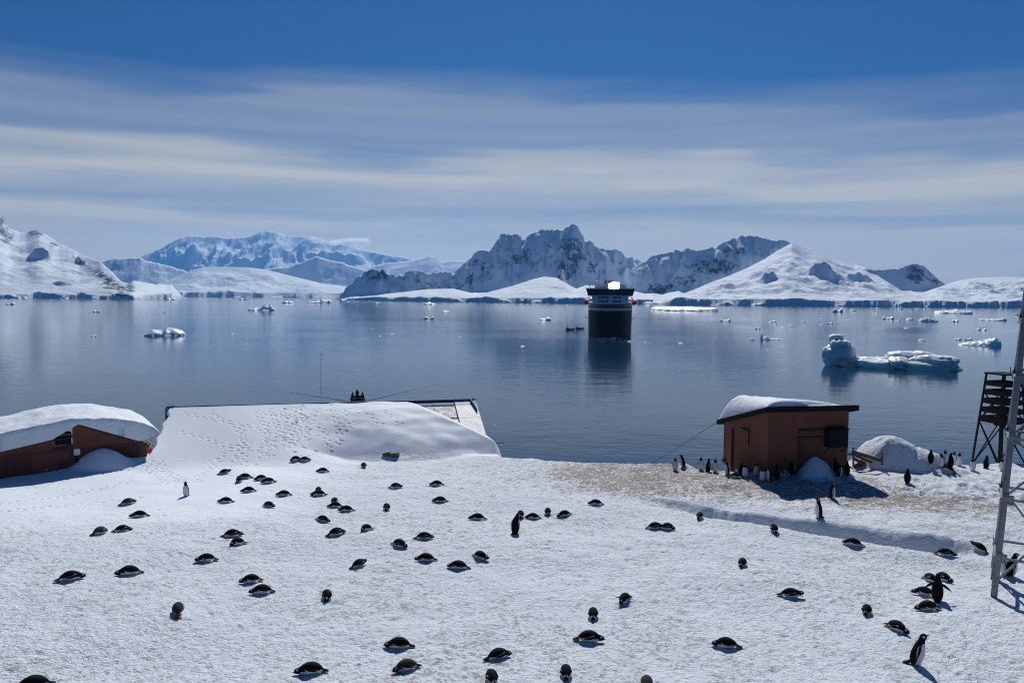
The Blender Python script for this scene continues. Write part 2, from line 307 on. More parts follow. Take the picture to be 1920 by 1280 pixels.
# ------------------------------------------------------------------ snow field (height function in metres)
PL = 9.3
R0 = np.array([-19.9, 43.0]); BU = np.array([0.9687, 0.248]); BV = np.array([0.248, -0.9687])     # blue-roofed building
def roofz(V): return 11.45 - 0.5 * V
TR = [at_z(x, y, PL) for x, y in ((1100, 932), (1180, 945), (1330, 976), (1500, 1003), (1700, 1030), (1880, 1045))]
TRX = [p.x for p in TR]; TRY = [p.y for p in TR]
EX = [-60, -20.6, -19.6, -18, -4.5, -2.4, -0.9, 1, 4, 7, 9, 10.4, 12, 16, 17.5, 19.5, 22, 27, 34, 60]
EY = [42, 41, 40.2, 50, 50, 43.2, 41, 40.2, 39.3, 39.1, 39.0, 37.6, 37.6, 38, 39, 40.2, 39.6, 39.3, 39.5, 40]
def snow_z(X, Y):
    X = np.asarray(X, float); Y = np.asarray(Y, float)
    z = PL + 0.30 * fbm(X / 13, Y / 13, 3, 11) + 0.13 * fbm(X / 3.6, Y / 3.6, 3, 21)
    z = z + 0.55 * sm(-4, -13, X) * sm(34, 20, Y) + 0.08 * sm(-12, -22, X)
    # terrace edge with a shallow trench behind it
    d = Y - np.interp(X, TRX, TRY); w = sm(4.6, 9, X) * sm(17.5, 15.3, X)
    bank = sm(0.8, 1.45, d + 0.22 * fbm(X / 1.6, Y / 1.6, 3, 31))
    z = z + w * (0.10 * np.exp(-(d + 0.5) ** 2 / 0.5) - 0.38 * sm(-0.10, 0.14, d) * (1 - bank) * sm(5, 3, d) + 0.10 * bank * sm(5, 2.5, d))
    mnd = sm(0, 3, d) * sm(1, 7, X)
    z = z + 0.14 * mnd * fbm(X / 1.7, Y / 1.7, 3, 41) + 0.22 * mnd
    z = z - 0.28 * np.exp(-((X - 9.4) / 0.9) ** 2 - ((Y - 33.0) / 0.55) ** 2)
    ch = np.exp(-((X - 19.8) / 2.6) ** 2 - ((Y - 33.2) / 1.7) ** 2) + np.exp(-((X - 23) / 2.2) ** 2 - ((Y - 32.0) / 2.2) ** 2)
    z = z + 0.22 * np.minimum(ch, 1) * fbm(X / 0.55, Y / 0.55, 2, 47)
    # shore
    e = Y - np.interp(X, EX, EY) - 0.5 * fbm(X / 2.5, Y * 0 + 0.3, 3, 51)
    z = z - np.where(e > -0.8, 0.5 * (np.sqrt((e + 0.0) ** 2 + 0.35) + e), 0) * 0.85
    z = np.maximum(z, -2.0)
    # round mound beyond the hut, pile at the hut door, drift at the dark red building
    def dome(cx, cy, rx, ry, h, p=2.2):
        q = np.clip(((X - cx) / rx) ** 2 + ((Y - cy) / ry) ** 2, 0, 1); return h * (1 - q ** (p / 2)) ** 0.9
    mz = np.maximum(dome(19.35, 37.9, 1.75, 1.8, 1.62, 1.75), dome(20.4, 37.5, 1.8, 1.6, 0.85, 1.5)); z = z + mz * (1 + 0.14 * fbm(X / 1.1, Y / 1.1, 4, 61)) + 0.05 * fbm(X / .3, Y / .3, 2, 62) * np.minimum(mz, 1)
    z = z + dome(21.0, 36.6, 1.6, 1.1, 0.45, 1.6)
    z = z + dome(14.45, 35.1, 0.85, 0.9, 0.95, 1.5) + dome(13.0, 34.9, 0.35, 0.4, 0.35, 1.5) + dome(15.6, 35.3, 0.9, 0.7, 0.35, 1.5)
    z = z + dome(-20.3, 36.7, 1.7, 1.15, 0.95, 1.5)
    # long drift over the blue-roofed building
    U = (X - R0[0]) * BU[0] + (Y - R0[1]) * BU[1]; V = (X - R0[0]) * BV[0] + (Y - R0[1]) * BV[1]
    Vc = np.maximum(V, 0)
    s1 = np.clip(Vc / 7.6, 0, 1); zl = PL - 0.05 + 2.25 * (1 - s1) ** 1.18 + 0.22 * np.sin(np.pi * s1) * sm(1.5, 5, U)
    Ve = 5.9 + 0.5 * np.sin(U * 0.6); s2 = np.clip(Vc / Ve, 0, 1); zr = PL - 0.25 + 2.4 * (1 - s2 ** 1.9) + 0.12 * fbm(U / 2.2, V / 1.4, 2, 71)
    wr = sm(6.5, 11, U); zd = zl + (zr - zl) * wr
    zd = zd - np.where(V < 0, -V * 6, 0)
    vmin = np.interp(U, [0, 11.5, 13, 14.3, 15.6, 17, 18.2, 19], [-3, -1.2, -0.25, 0.35, 1.3, 2.45, 3.6, 4.3])
    lim = roofz(V) + 0.04 + 0.52 * (V - vmin); zd = np.where(U > 11, np.minimum(zd, np.maximum(lim, zd - 3.0)), zd)
    zd = zd - 4.0 * (1 - sm(-0.32, 0.12, U + 0.15 * fbm(V / 0.8, U, 2, 81))) * sm(5.6, 4.2, V) - 6 * sm(18.3, 20.3, U)
    sc = wr * np.exp(-((V - Ve - 0.35) / 0.55) ** 2) * sm(19, 17, U); z = z - 0.20 * sc
    k = 0.22; hh = np.clip(0.5 + 0.5 * (zd - z) / k, 0, 1); z = z + (zd - z) * hh + k * hh * (1 - hh)
    return z
def on_snow(x, y):
    d = ray(x, y); t = np.linspace(6, 60, 2200) / d.y
    X = d.x * t; Y = d.y * t; Z = CAMZ + d.z * t; g = snow_z(X, Y); k = np.argmax(Z < g)
    return Vector((X[k], Y[k], g[k])) if Z[k] < g[k] else at_z(x, y, PL)

def build_ground():
    s = np.linspace(-0.98, 0.98, 960)
    rows = np.concatenate([np.arange(3, 13, .3), np.arange(13, 32, .06), np.arange(32, 48, .068), np.arange(48, 80, .5)])
    S, Yg = np.meshgrid(s, rows); X = S * Yg; Z = snow_z(X, Yg)
    U = (X - R0[0]) * BU[0] + (Yg - R0[1]) * BU[1]; V = (X - R0[0]) * BV[0] + (Yg - R0[1]) * BV[1]
    drift = sm(-0.3, 0.3, U) * sm(19, 18, U) * sm(6.6, 5.2, V) * (1 - .75 * np.exp(-((U - 8.2) / 1.6) ** 2) * sm(3.4, 4.8, V))
    smooth_left = np.clip(sm(-6, -13, X) * sm(24, 32, Yg) + drift, 0, 1)
    rough = 1 - 0.88 * smooth_left
    Z = Z + rough * (0.030 * fbm(X / 0.55, Yg / 0.55, 3, 91) + 0.022 * fbm(X / 0.2, Yg / 0.2, 2, 95))
    def dent(px, py, r, dep):
        i0, i1 = np.searchsorted(rows, [py - 2.2 * r, py + 2.2 * r]); j0, j1 = np.searchsorted(s, [(px - 2.2 * r) / py, (px + 2.2 * r) / py])
        if i1 <= i0 or j1 <= j0: return
        q = ((X[i0:i1, j0:j1] - px) ** 2 + (Yg[i0:i1, j0:j1] - py) ** 2) / (r * r); Z[i0:i1, j0:j1] -= dep * np.exp(-q) - 0.25 * dep * np.exp(-(np.sqrt(q) - 1.5) ** 2 * 4)
    rng = random.Random(5)
    tracks = [[(345, 775), (420, 790), (470, 800), (500, 808), (540, 830)], [(395, 772), (440, 800), (455, 820), (448, 850)], [(340, 810), (380, 820), (420, 835), (500, 850)],
              [(480, 770), (497, 800), (503, 830), (500, 860)], [(505, 768), (520, 800), (540, 835)], [(530, 768), (535, 800), (548, 840)], [(560, 768), (548, 800), (545, 835)],
              [(590, 765), (578, 800), (572, 830)], [(585, 790), (605, 805), (618, 840), (630, 850)], [(622, 765), (632, 800), (640, 840)], [(650, 765), (640, 800), (632, 838)],
              [(660, 790), (650, 806), (668, 808)], [(440, 835), (410, 860), (380, 890), (370, 905)], [(465, 830), (440, 860), (420, 900)], [(452, 800), (460, 850), (450, 885)],
              [(265, 868), (290, 890), (310, 905), (345, 915)], [(280, 866), (310, 885), (350, 905)], [(0, 925), (100, 905), (180, 890), (262, 875)], [(0, 945), (120, 930), (260, 900)],
              [(300, 865), (330, 900), (360, 905)], [(0, 958), (150, 945), (250, 935)], [(610, 770), (690, 775), (720, 800)], [(720, 770), (745, 790), (760, 800)], [(490, 775), (560, 780), (610, 775)]]
    for tr in tracks:
        P = [on_snow(*p) for p in tr]; side = 1
        for a, b in zip(P[:-1], P[1:]):
            L = (b - a).length; d = (b - a).normalized(); n = Vector((-d.y, d.x, 0)); k = max(2, int(L / 0.27))
            for i in range(k):
                p = a + d * (L * i / k) + n * (0.10 * side + rng.uniform(-.04, .04)); side = -side; dent(p.x, p.y, 0.068, 0.075)
    for _ in range(150):                                                       # trampled patch in the middle of the drift
        p = R0 + BU * rng.gauss(7.2, 0.75) + BV * rng.uniform(0.2, 6.6); dent(p[0], p[1], 0.07, 0.07)
    for _ in range(900):                                                       # loose prints over the field
        py = rng.uniform(14, 38); px = rng.uniform(-0.7, 0.7) * py; dent(px, py, rng.uniform(.05, .10), rng.uniform(.02, .06))
    me = np_mesh('snow_field', np.stack([X, Yg, Z], -1).reshape(-1, 3), grid_faces(len(rows), len(s)))
    G = lambda cx, cy, rx, ry, a: a * np.exp(-((X - cx) / rx) ** 2 - ((Yg - cy) / ry) ** 2)
    d = Yg - np.interp(X, TRX, TRY)
    st = 0.46 + G(8, 34.5, 5, 3.4, 1.25) * sm(-.3, .8, d) + G(6.5, 38, 4, 2, .5) + G(15.5, 33, 5, 3, .45) + G(20, 31, 6, 3, .5) * sm(-.3, .8, d) + G(3, 36, 4, 3, .25) + G(-3, 16, 8, 4, .12) + G(14, 36, 3, 1.5, .5)
    st = st + 0.25 * fbm(X / 5, Yg / 5, 3, 101); w = sm(4.6, 9, X) * sm(17.5, 15.3, X)
    st = st * (1 - 0.8 * w * np.exp(-((d - 1.2) / 0.5) ** 2)) - 0.7 * np.exp(-((X - 9.4) / 1.1) ** 2 - ((Yg - 33.0) / 0.7) ** 2)
    st = st - 1.2 * np.exp(-((X - 19.3) / 2.1) ** 4 - ((Yg - 37.9) / 1.9) ** 4) - np.minimum(G(23, 32, 2.2, 2.0, .7) + G(19.8, 33.2, 2.2, 1.2, .6), 0.8)
    st = st * (1 - np.clip(np.exp(-((X - 14.45) / .9) ** 4 - ((Yg - 35.0) / .9) ** 4), 0, 1)); st = np.clip(st * (1 - smooth_left), 0, 1.2); st = st * (1 - sm(7.5, 5.5, Z))
    add_attr(me, 'stain', st); add_attr(me, 'rough', rough); me.materials.append(SNOWG)
    return tag(link(bpy.data.objects.new('snow_field', me)), 'trampled snow slope above the bay', None, None, 'structure')
build_ground()

# ------------------------------------------------------------------ sea
wm = MB(); W = 13200.0
wm.add([(-W, -W, 0), (W, -W, 0), (W, W, 0), (-W, W, 0)], [(0, 1, 2, 3)])
tag(wm.build('sea', WATER), 'calm blue bay', None, None, 'structure')

# ------------------------------------------------------------------ mountains
def mountain(name, label, u0, u1, du, r0, r1, dr, layers, coast, seed, mat, rocks=(), rocky=0.0):
    u = np.arange(u0, u1, du); r = np.arange(r0, r1, dr); Ug, Rg = np.meshgrid(u, r)
    ratio = np.array([ray(x, yh(x)).x / ray(x, yh(x)).y for x in u]); X = ratio[None, :] * Rg
    H = np.full(X.shape, -40.0); mask = np.zeros(X.shape)
    for k, ly in enumerate(layers):
        px, py = zip(*ly['ridge']); yy = np.interp(u, px, py)
        yy = yy + 1.4 * np.maximum(px[0] - u, 0) + 1.4 * np.maximum(u - px[-1], 0)      # flanks run down at both ends
        rr = np.interp(u, *zip(*ly['r'])) if isinstance(ly['r'], list) else np.full(len(u), float(ly['r']))
        h0 = CAMZ + np.array([at_depth(x, y, 1.0).z - CAMZ for x, y in zip(u, yy)]) * rr
        ker = np.hanning(31); ker /= ker.sum(); hs = np.convolve(np.pad(h0, 15, 'edge'), ker, 'valid')
        jag = ly.get('jag', 0); h0 = h0 + jag * fbm(u / 9.0, u * 0 + k + .5, 4, seed + k)
        zb = np.minimum(ly.get('zb', 15.0), hs - 8)
        if 'slope' in ly:
            rb = rr - np.maximum(hs - zb, 25) / math.tan(R(ly['slope']))
        else:
            rb = np.interp(u, *zip(*coast))
        rb = rb + ly.get('wob', 0) * fbm(u / 40, u * 0 + 3.3 + k, 3, seed + 5)
        tt = (Rg - rb[None]) / np.maximum(rr - rb, 1)[None]; t = np.clip(tt, 0, 1)
        h = zb[None] + (hs - zb)[None] * t ** ly.get('p', 1.0) + (h0 - hs)[None] * t ** 4
        h = h + np.where(tt < 0, (Rg - rb[None]) * (math.tan(R(ly['slope'])) if 'slope' in ly else 5.0), 0)
        env = np.sqrt(t) * np.clip((1 - t) * 2.2, 0, 1) * np.clip((hs - zb)[None] / 60, 0.05, 1)
        sc = ly.get('sc', 90.0); n = ly.get('amp', 10) * (fbm(X / sc, Rg / sc, 5, seed + 10 * k) * 1.4 + 0.0)
        n = n + ly.get('rid', 0) * (ridged(X / (sc * 1.3), Rg / (sc * 1.3), 5, seed + 10 * k + 3) - 0.6)
        n = n + ly.get('gul', 0) * (ridged(X / (sc * 0.7) + 0.4 * fbm(X / sc, Rg / sc, 2, seed + 4), Rg / (sc * 3.5), 4, seed + 10 * k + 6) - 0.55)
        h = h + n * env
        h = np.where(Rg > rr[None], h0[None] - (Rg - rr[None]) * ly.get('back', 0.7), h)
        H = np.maximum(H, h)
    # ice cliff along the water
    cr_ = np.interp(u, *zip(*coast)); cw = cr_ + 70 * fbm(u / 38, u * 0 + 7.7, 3, seed + 77) * (r0 / 2200)
    foot = (6 + 14 * fbm(u / 42, u * 0 + 1.1, 3, seed + 78))[None] + 0.11 * np.maximum(Rg - cw[None], 0) * 0.6 + 5 * fbm(X / 60, Rg / 60, 4, seed + 79)
    foot = np.where((Rg > cw[None] + 900 * r0 / 2200), -40, foot); 
    H = np.maximum(H, np.where(Rg >= cw[None] - dr, np.maximum(foot, 2), -40))
    fr = np.clip((Rg - cw[None]) / (1.3 * dr) + 1, 0, 1); H = np.maximum(H, -12) * fr - 12 * (1 - fr)
    # rock shows on steep ground
    gy, gx = np.gradient(H); gx = gx / np.maximum(np.gradient(X, axis=1), .1); gy = gy / dr; steep = np.sqrt(gx ** 2 + gy ** 2)
    rock = rocky * sm(0.9, 1.8, steep) * (0.5 + 0.8 * fbm(X / 120, Rg / 120, 3, seed + 33))
    Ysc = 0
    for (cx, cy, rx, ry, a) in rocks:
        # spots given on the face as seen: convert each vertex to its own bearing and elevation
        vy = np.array([yh(x) for x in u])[None] - (H - CAMZ) / Rg * F
        rock = rock + a * np.exp(-(((Ug - cx) / rx) ** 2) ** 1.5 - (((vy - cy) / ry) ** 2) ** 1.5) * (0.55 + 0.45 * sm(0.5, 1.2, steep))
    rock = np.where(H < 4, 0.0, rock)
    me = np_mesh(name, np.stack([X, Rg, H], -1).reshape(-1, 3), grid_faces(len(r), len(u)))
    add_attr(me, 'rock', np.minimum(rock, 0.72)); me.materials.append(mat)
    return tag(link(bpy.data.objects.new(name, me)), label, None, None, 'structure')

mountain('mountain', 'snowy mountain with a long lit spur right of the ship', 1090, 2200, 1.5, 2030, 3300, 6.5, [
    dict(ridge=[(1120, 562), (1160, 532), (1185, 505), (1205, 488), (1225, 476), (1250, 472), (1270, 468), (1285, 465), (1300, 467), (1320, 467), (1340, 460), (1360, 450), (1380, 442), (1402, 437), (1420, 442), (1440, 448), (1460, 449), (1480, 455), (1490, 462), (1510, 490)],
         r=2950, slope=51, zb=22, amp=26, rid=32, gul=50, sc=75, jag=12, p=0.95),
    dict(ridge=[(1225, 574), (1240, 566), (1265, 556), (1300, 543), (1330, 530), (1365, 517), (1400, 502), (1430, 486), (1455, 470), (1482, 455), (1500, 462), (1530, 470), (1560, 483), (1590, 492), (1620, 501), (1650, 520), (1690, 545), (1730, 548), (1760, 538), (1780, 531), (1800, 525), (1830, 521), (1860, 519), (1900, 519), (1930, 520), (2050, 512), (2205, 505)],
         r=[(1235, 2260), (1265, 2320), (1400, 2750), (1482, 2900), (1600, 2950), (1690, 2550), (1800, 2800), (2200, 3000)], zb=18, amp=22, rid=40, sc=130, p=1.15),
    dict(ridge=[(1600, 505), (1625, 502), (1650, 505), (1680, 502), (1700, 494), (1712, 492), (1725, 495), (1740, 506), (1760, 525), (1775, 533), (1800, 560)],
         r=2780, slope=54, zb=45, amp=8, rid=8, gul=10, sc=55, jag=4),
    dict(ridge=[(1496, 545), (1512, 512), (1522, 498), (1535, 490), (1545, 489), (1556, 499), (1572, 512), (1590, 530), (1604, 548)], r=2500, slope=52, zb=40, amp=16, rid=14, gul=12, sc=45, jag=9),
    dict(ridge=[(1402, 548), (1418, 525), (1432, 512), (1446, 507), (1456, 515), (1466, 535), (1474, 548)], r=2400, slope=50, zb=34, amp=14, rid=12, gul=10, sc=40, jag=8),
    dict(ridge=[(1572, 530), (1588, 512), (1606, 508), (1626, 515), (1640, 530), (1652, 548)], r=2560, slope=48, zb=50, amp=12, rid=10, sc=45, jag=7),
    ], [(1090, 3900), (1165, 3900), (1190, 2420), (1260, 2230), (1450, 2120), (1700, 2130), (1900, 2150), (2200, 2150)], 100, MNEAR,
    rocks=[(1330, 500, 42, 14, .85), (1375, 470, 30, 12, .6), (1280, 528, 36, 12, .7), (1230, 545, 20, 14, .8), (1722, 512, 26, 16, .95), (1760, 532, 20, 8, .9), (1550, 500, 12, 8, .5), (1600, 530, 8, 8, .5)], rocky=0.32)
mountain('mountain', 'steep blue-shaded castle-shaped mountain left of the ship', 600, 1225, 1.4, 2280, 3500, 5.5, [
    dict(ridge=[(630, 552), (640, 548), (660, 530), (675, 515), (690, 507), (700, 503), (715, 505), (728, 512), (740, 515), (760, 511), (780, 508), (800, 511), (830, 508), (850, 510), (860, 502), (875, 488), (893, 472), (905, 469), (918, 470), (925, 462), (935, 450), (937, 440), (945, 434), (957, 436), (972, 440), (978, 449), (990, 440), (1005, 432), (1013, 427), (1025, 430), (1040, 432), (1055, 430), (1062, 424), (1072, 421), (1083, 428), (1093, 442), (1095, 450), (1110, 456), (1125, 466), (1140, 464), (1160, 472), (1185, 483), (1200, 489), (1226, 500)],
         r=[(600, 3150), (800, 3060), (880, 3150), (1226, 3180)], slope=53, zb=24, amp=30, rid=44, gul=66, sc=75, jag=16, p=0.92),
    dict(ridge=[(860, 563), (880, 558), (920, 546), (960, 536), (1000, 523), (1020, 518), (1045, 521), (1060, 530), (1080, 541), (1100, 534), (1150, 538), (1200, 548), (1226, 556)],
         r=[(860, 2560), (1020, 2780), (1226, 2560)], zb=14, amp=7, rid=8, sc=110, p=0.9),
    dict(ridge=[(640, 557), (700, 553), (760, 547), (800, 542), (850, 541), (880, 548), (910, 556)], r=[(640, 3150), (760, 2950), (910, 2700)], zb=12, amp=6, rid=10, sc=90, p=0.8),
    dict(ridge=[(985, 560), (1000, 530), (1040, 525), (1052, 505), (1056, 506), (1062, 528), (1075, 545)], r=2860, slope=50, zb=60, amp=6, rid=5, sc=30, jag=6),
    ], [(600, 3900), (622, 3900), (640, 2980), (800, 2640), (950, 2480), (1100, 2400), (1200, 2370), (1226, 2360)], 200, MNEAR,
    rocks=[(705, 514, 22, 12, 1.0), (758, 522, 34, 9, .42), (800, 534, 26, 9, .5), (1072, 480, 20, 34, .75), (1065, 505, 16, 20, .6), (900, 505, 26, 26, .5), (970, 480, 22, 20, .5), (1110, 500, 10, 20, .5), (1050, 518, 6, 14, .9), (1040, 460, 60, 30, .2), (860, 530, 30, 16, .5)], rocky=0.28)
mountain('mountain', 'smooth snow mountain with a rocky lower edge at the far end of the bay', -330, 345, 1.5, 2200, 3700, 7, [
    dict(ridge=[(-330, 330), (-150, 345), (-60, 372), (-20, 385), (0, 392), (8, 405), (14, 415), (20, 428), (30, 430), (42, 436), (52, 437), (60, 434), (68, 431), (76, 431), (88, 439), (100, 446), (112, 456), (130, 463), (150, 474), (175, 484), (190, 490), (210, 508), (230, 530), (245, 547), (250, 553), (258, 560)],
         r=[(-330, 3500), (0, 3300), (90, 3150), (150, 3000), (200, 2780), (258, 2480)], zb=12, amp=22, rid=26, sc=210, p=1.05, jag=2),
    dict(ridge=[(-40, 400), (0, 410), (10, 425), (22, 450), (30, 470)], r=3050, slope=48, zb=140, amp=10, rid=10, gul=10, sc=40, jag=8),
    dict(ridge=[(45, 505), (58, 474), (70, 463), (84, 462), (94, 468), (104, 500)], r=2840, slope=50, zb=105, amp=14, rid=10, sc=70),
    dict(ridge=[(-20, 560), (60, 548), (95, 528), (115, 524), (140, 530), (160, 540), (180, 556)], r=2560, slope=44, zb=12, amp=6, rid=4, sc=60),
    dict(ridge=[(133, 478), (150, 481), (172, 500), (190, 514), (215, 536), (245, 554)], r=[(130, 2960), (245, 2500)], slope=44, zb=60, amp=14, rid=16, gul=18, sc=40, jag=6),
    dict(ridge=[(225, 545), (250, 526), (275, 530), (300, 538), (325, 548), (345, 558)], r=[(225, 2900), (345, 2800)], zb=10, amp=5, rid=6, sc=80, p=0.8),
    ], [(-330, 2380), (0, 2400), (250, 2440), (290, 2640), (322, 2760), (345, 3900)], 300, MNEAR,
    rocks=[(2, 415, 14, 26, 1.5), (18, 445, 14, 14, 1.4), (72, 438, 18, 8, 1.6), (105, 458, 11, 7, 1.4), (160, 495, 16, 14, .95), (185, 512, 18, 16, 1.0), (205, 528, 18, 13, 1.1), (234, 541, 20, 12, 1.6), (200, 546, 12, 8, .9), (100, 558, 150, 2.2, 1.0)], rocky=0.1)
mountain('hills', 'low white hills and snow shelf across the bay', 170, 930, 1.6, 5300, 9200, 22, [
    dict(ridge=[(200, 553), (260, 545), (330, 520), (360, 506), (380, 500), (430, 499), (470, 501), (500, 505), (560, 520), (620, 535), (660, 545), (700, 556)], r=6700, zb=35, amp=45, rid=60, sc=330, p=1.6),
    dict(ridge=[(170, 492), (190, 489), (215, 484), (265, 482), (272, 488), (310, 496), (345, 506), (385, 520), (410, 540)], r=7100, slope=38, zb=60, amp=30, rid=50, sc=260, jag=8),
    dict(ridge=[(450, 520), (470, 512), (500, 503), (540, 500), (570, 490), (595, 480), (615, 487), (640, 492), (665, 500), (690, 507), (720, 525)], r=7500, slope=44, zb=90, amp=20, rid=25, gul=20, sc=220, jag=8),
    dict(ridge=[(660, 515), (690, 502), (720, 494), (760, 490), (780, 487), (805, 480), (815, 482), (825, 490), (860, 488), (880, 490), (930, 497)], r=8600, slope=30, zb=60, amp=40, rid=60, sc=350, jag=10),
    ], [(170, 5600), (930, 5600)], 400, MFAR, rocky=0.12)
mountain('mountain_range', 'pale distant snow range fading into haze', 230, 930, 1.6, 9300, 12800, 32, [
    dict(ridge=[(230, 498), (255, 488), (270, 480), (300, 466), (330, 450), (345, 444), (360, 441), (380, 443), (400, 442), (430, 446), (460, 444), (478, 440), (490, 434), (505, 432), (520, 434), (535, 440), (560, 443), (590, 443), (610, 450), (622, 458), (640, 456), (660, 462), (700, 472), (730, 478), (760, 482), (800, 490), (930, 500)],
         r=11600, slope=31, zb=80, amp=190, rid=300, gul=380, sc=620, jag=14, p=0.95),
    ], [(230, 9700), (930, 9700)], 500, MFAR, rocky=0.1)

# ------------------------------------------------------------------ haze over the bay
def haze():
    m = bpy.data.materials.new('sea_haze'); m.use_nodes = True; N = m.node_tree.nodes; L = m.node_tree.links; N.clear()
    o = N.new('ShaderNodeOutputMaterial'); v = N.new('ShaderNodeVolumePrincipled'); v.inputs['Density'].default_value = 4.6e-5
    v.inputs['Color'].default_value = (0.16, 0.50, 1.0, 1); v.inputs['Anisotropy'].default_value = 0.3; L.new(v.outputs[0], o.inputs['Volume'])
    b = MB().box((-13300, -13300, -14), (13300, 13300, 1085)); ob = b.build('haze', m); tag(ob, 'thin blue haze over the bay', None, None, 'stuff')
haze()
def ridge_cloud():
    m = bpy.data.materials.new('cloud_vapour'); m.use_nodes = True; N = m.node_tree.nodes; L = m.node_tree.links; N.clear()
    o = N.new('ShaderNodeOutputMaterial'); v = N.new('ShaderNodeVolumePrincipled'); v.inputs['Color'].default_value = (0.95, 0.95, 0.95, 1); v.inputs['Anisotropy'].default_value = 0.6
    tc = N.new('ShaderNodeTexCoord'); n = N.new('ShaderNodeTexNoise'); n.inputs['Scale'].default_value = 0.004; n.inputs['Detail'].default_value = 4; L.new(tc.outputs['Object'], n.inputs['Vector'])
    ln = N.new('ShaderNodeVectorMath'); ln.operation = 'MULTIPLY'; ln.inputs[1].default_value = (1 / 740, 1 / 360, 1 / 140); L.new(tc.outputs['Object'], ln.inputs[0]); l2 = N.new('ShaderNodeVectorMath'); l2.operation = 'LENGTH'; L.new(ln.outputs[0], l2.inputs[0])
    M = lambda *a: mnode(N, L, *a)
    d = M('SUBTRACT', M('MULTIPLY_ADD', n.outputs[0], 1.6, -0.05), l2.outputs['Value']); L.new(M('MULTIPLY', M('MINIMUM', M('MAXIMUM', d, 0.0), 0.5), 0.03), v.inputs['Density']); L.new(v.outputs[0], o.inputs['Volume'])
    c = at_depth(652, 455, 16500); ob = MB().ball((0, 0, 0), 760, 370, 150, 20, 12).build('cloud', m); ob.location = c; tag(ob, 'small white cloud clinging to the far ridge', None, None, 'stuff')
ridge_cloud()

# ------------------------------------------------------------------ snow caps on roofs
def snow_cap(name, mat, org, a, b, U, Vv, zbot, ztop, parent=None):
    """closed snow slab: grids of the under and the upper side joined along the border; U, Vv 1-D arrays in metres along a, b"""
    Ug, Vg = np.meshgrid(U, Vv); X = org[0] + Ug * a[0] + Vg * b[0]; Y = org[1] + Ug * a[1] + Vg * b[1]
    zb_ = zbot(Ug, Vg); zt = np.maximum(ztop(Ug, Vg), zb_ + 0.002); edge = np.zeros(Ug.shape, bool); edge[0] = edge[-1] = True; edge[:, 0] = edge[:, -1] = True
    zt[edge] = zb_[edge] + 0.002
    top = np.stack([X, Y, zt], -1).reshape(-1, 3); bot = np.stack([X, Y, zb_], -1).reshape(-1, 3); n = len(top)
    f = grid_faces(len(Vv), len(U)); fb = grid_faces(len(Vv), len(U), True) + n
    V = np.concatenate([top, bot]); nr, nc = len(Vv), len(U)
    ring = [(0, j) for j in range(nc)] + [(i, nc - 1) for i in range(1, nr)] + [(nr - 1, j) for j in range(nc - 2, -1, -1)] + [(i, 0) for i in range(nr - 2, 0, -1)]
    idx = np.array([i * nc + j for i, j in ring]); nx = np.roll(idx, -1); side = np.stack([idx, idx + n, nx + n, nx], -1)
    o = ORG[root_name(parent)] if parent is not None else Vector((V[:, 0].mean(), V[:, 1].mean(), float(V[:, 2].min())))
    me = np_mesh(name, V - np.array(o), np.concatenate([f, fb, side])); me.materials.append(mat)
    ob = link(bpy.data.objects.new(name, me), parent)
    if parent is None: ob.location = o; ORG[ob.name] = o
    return ob

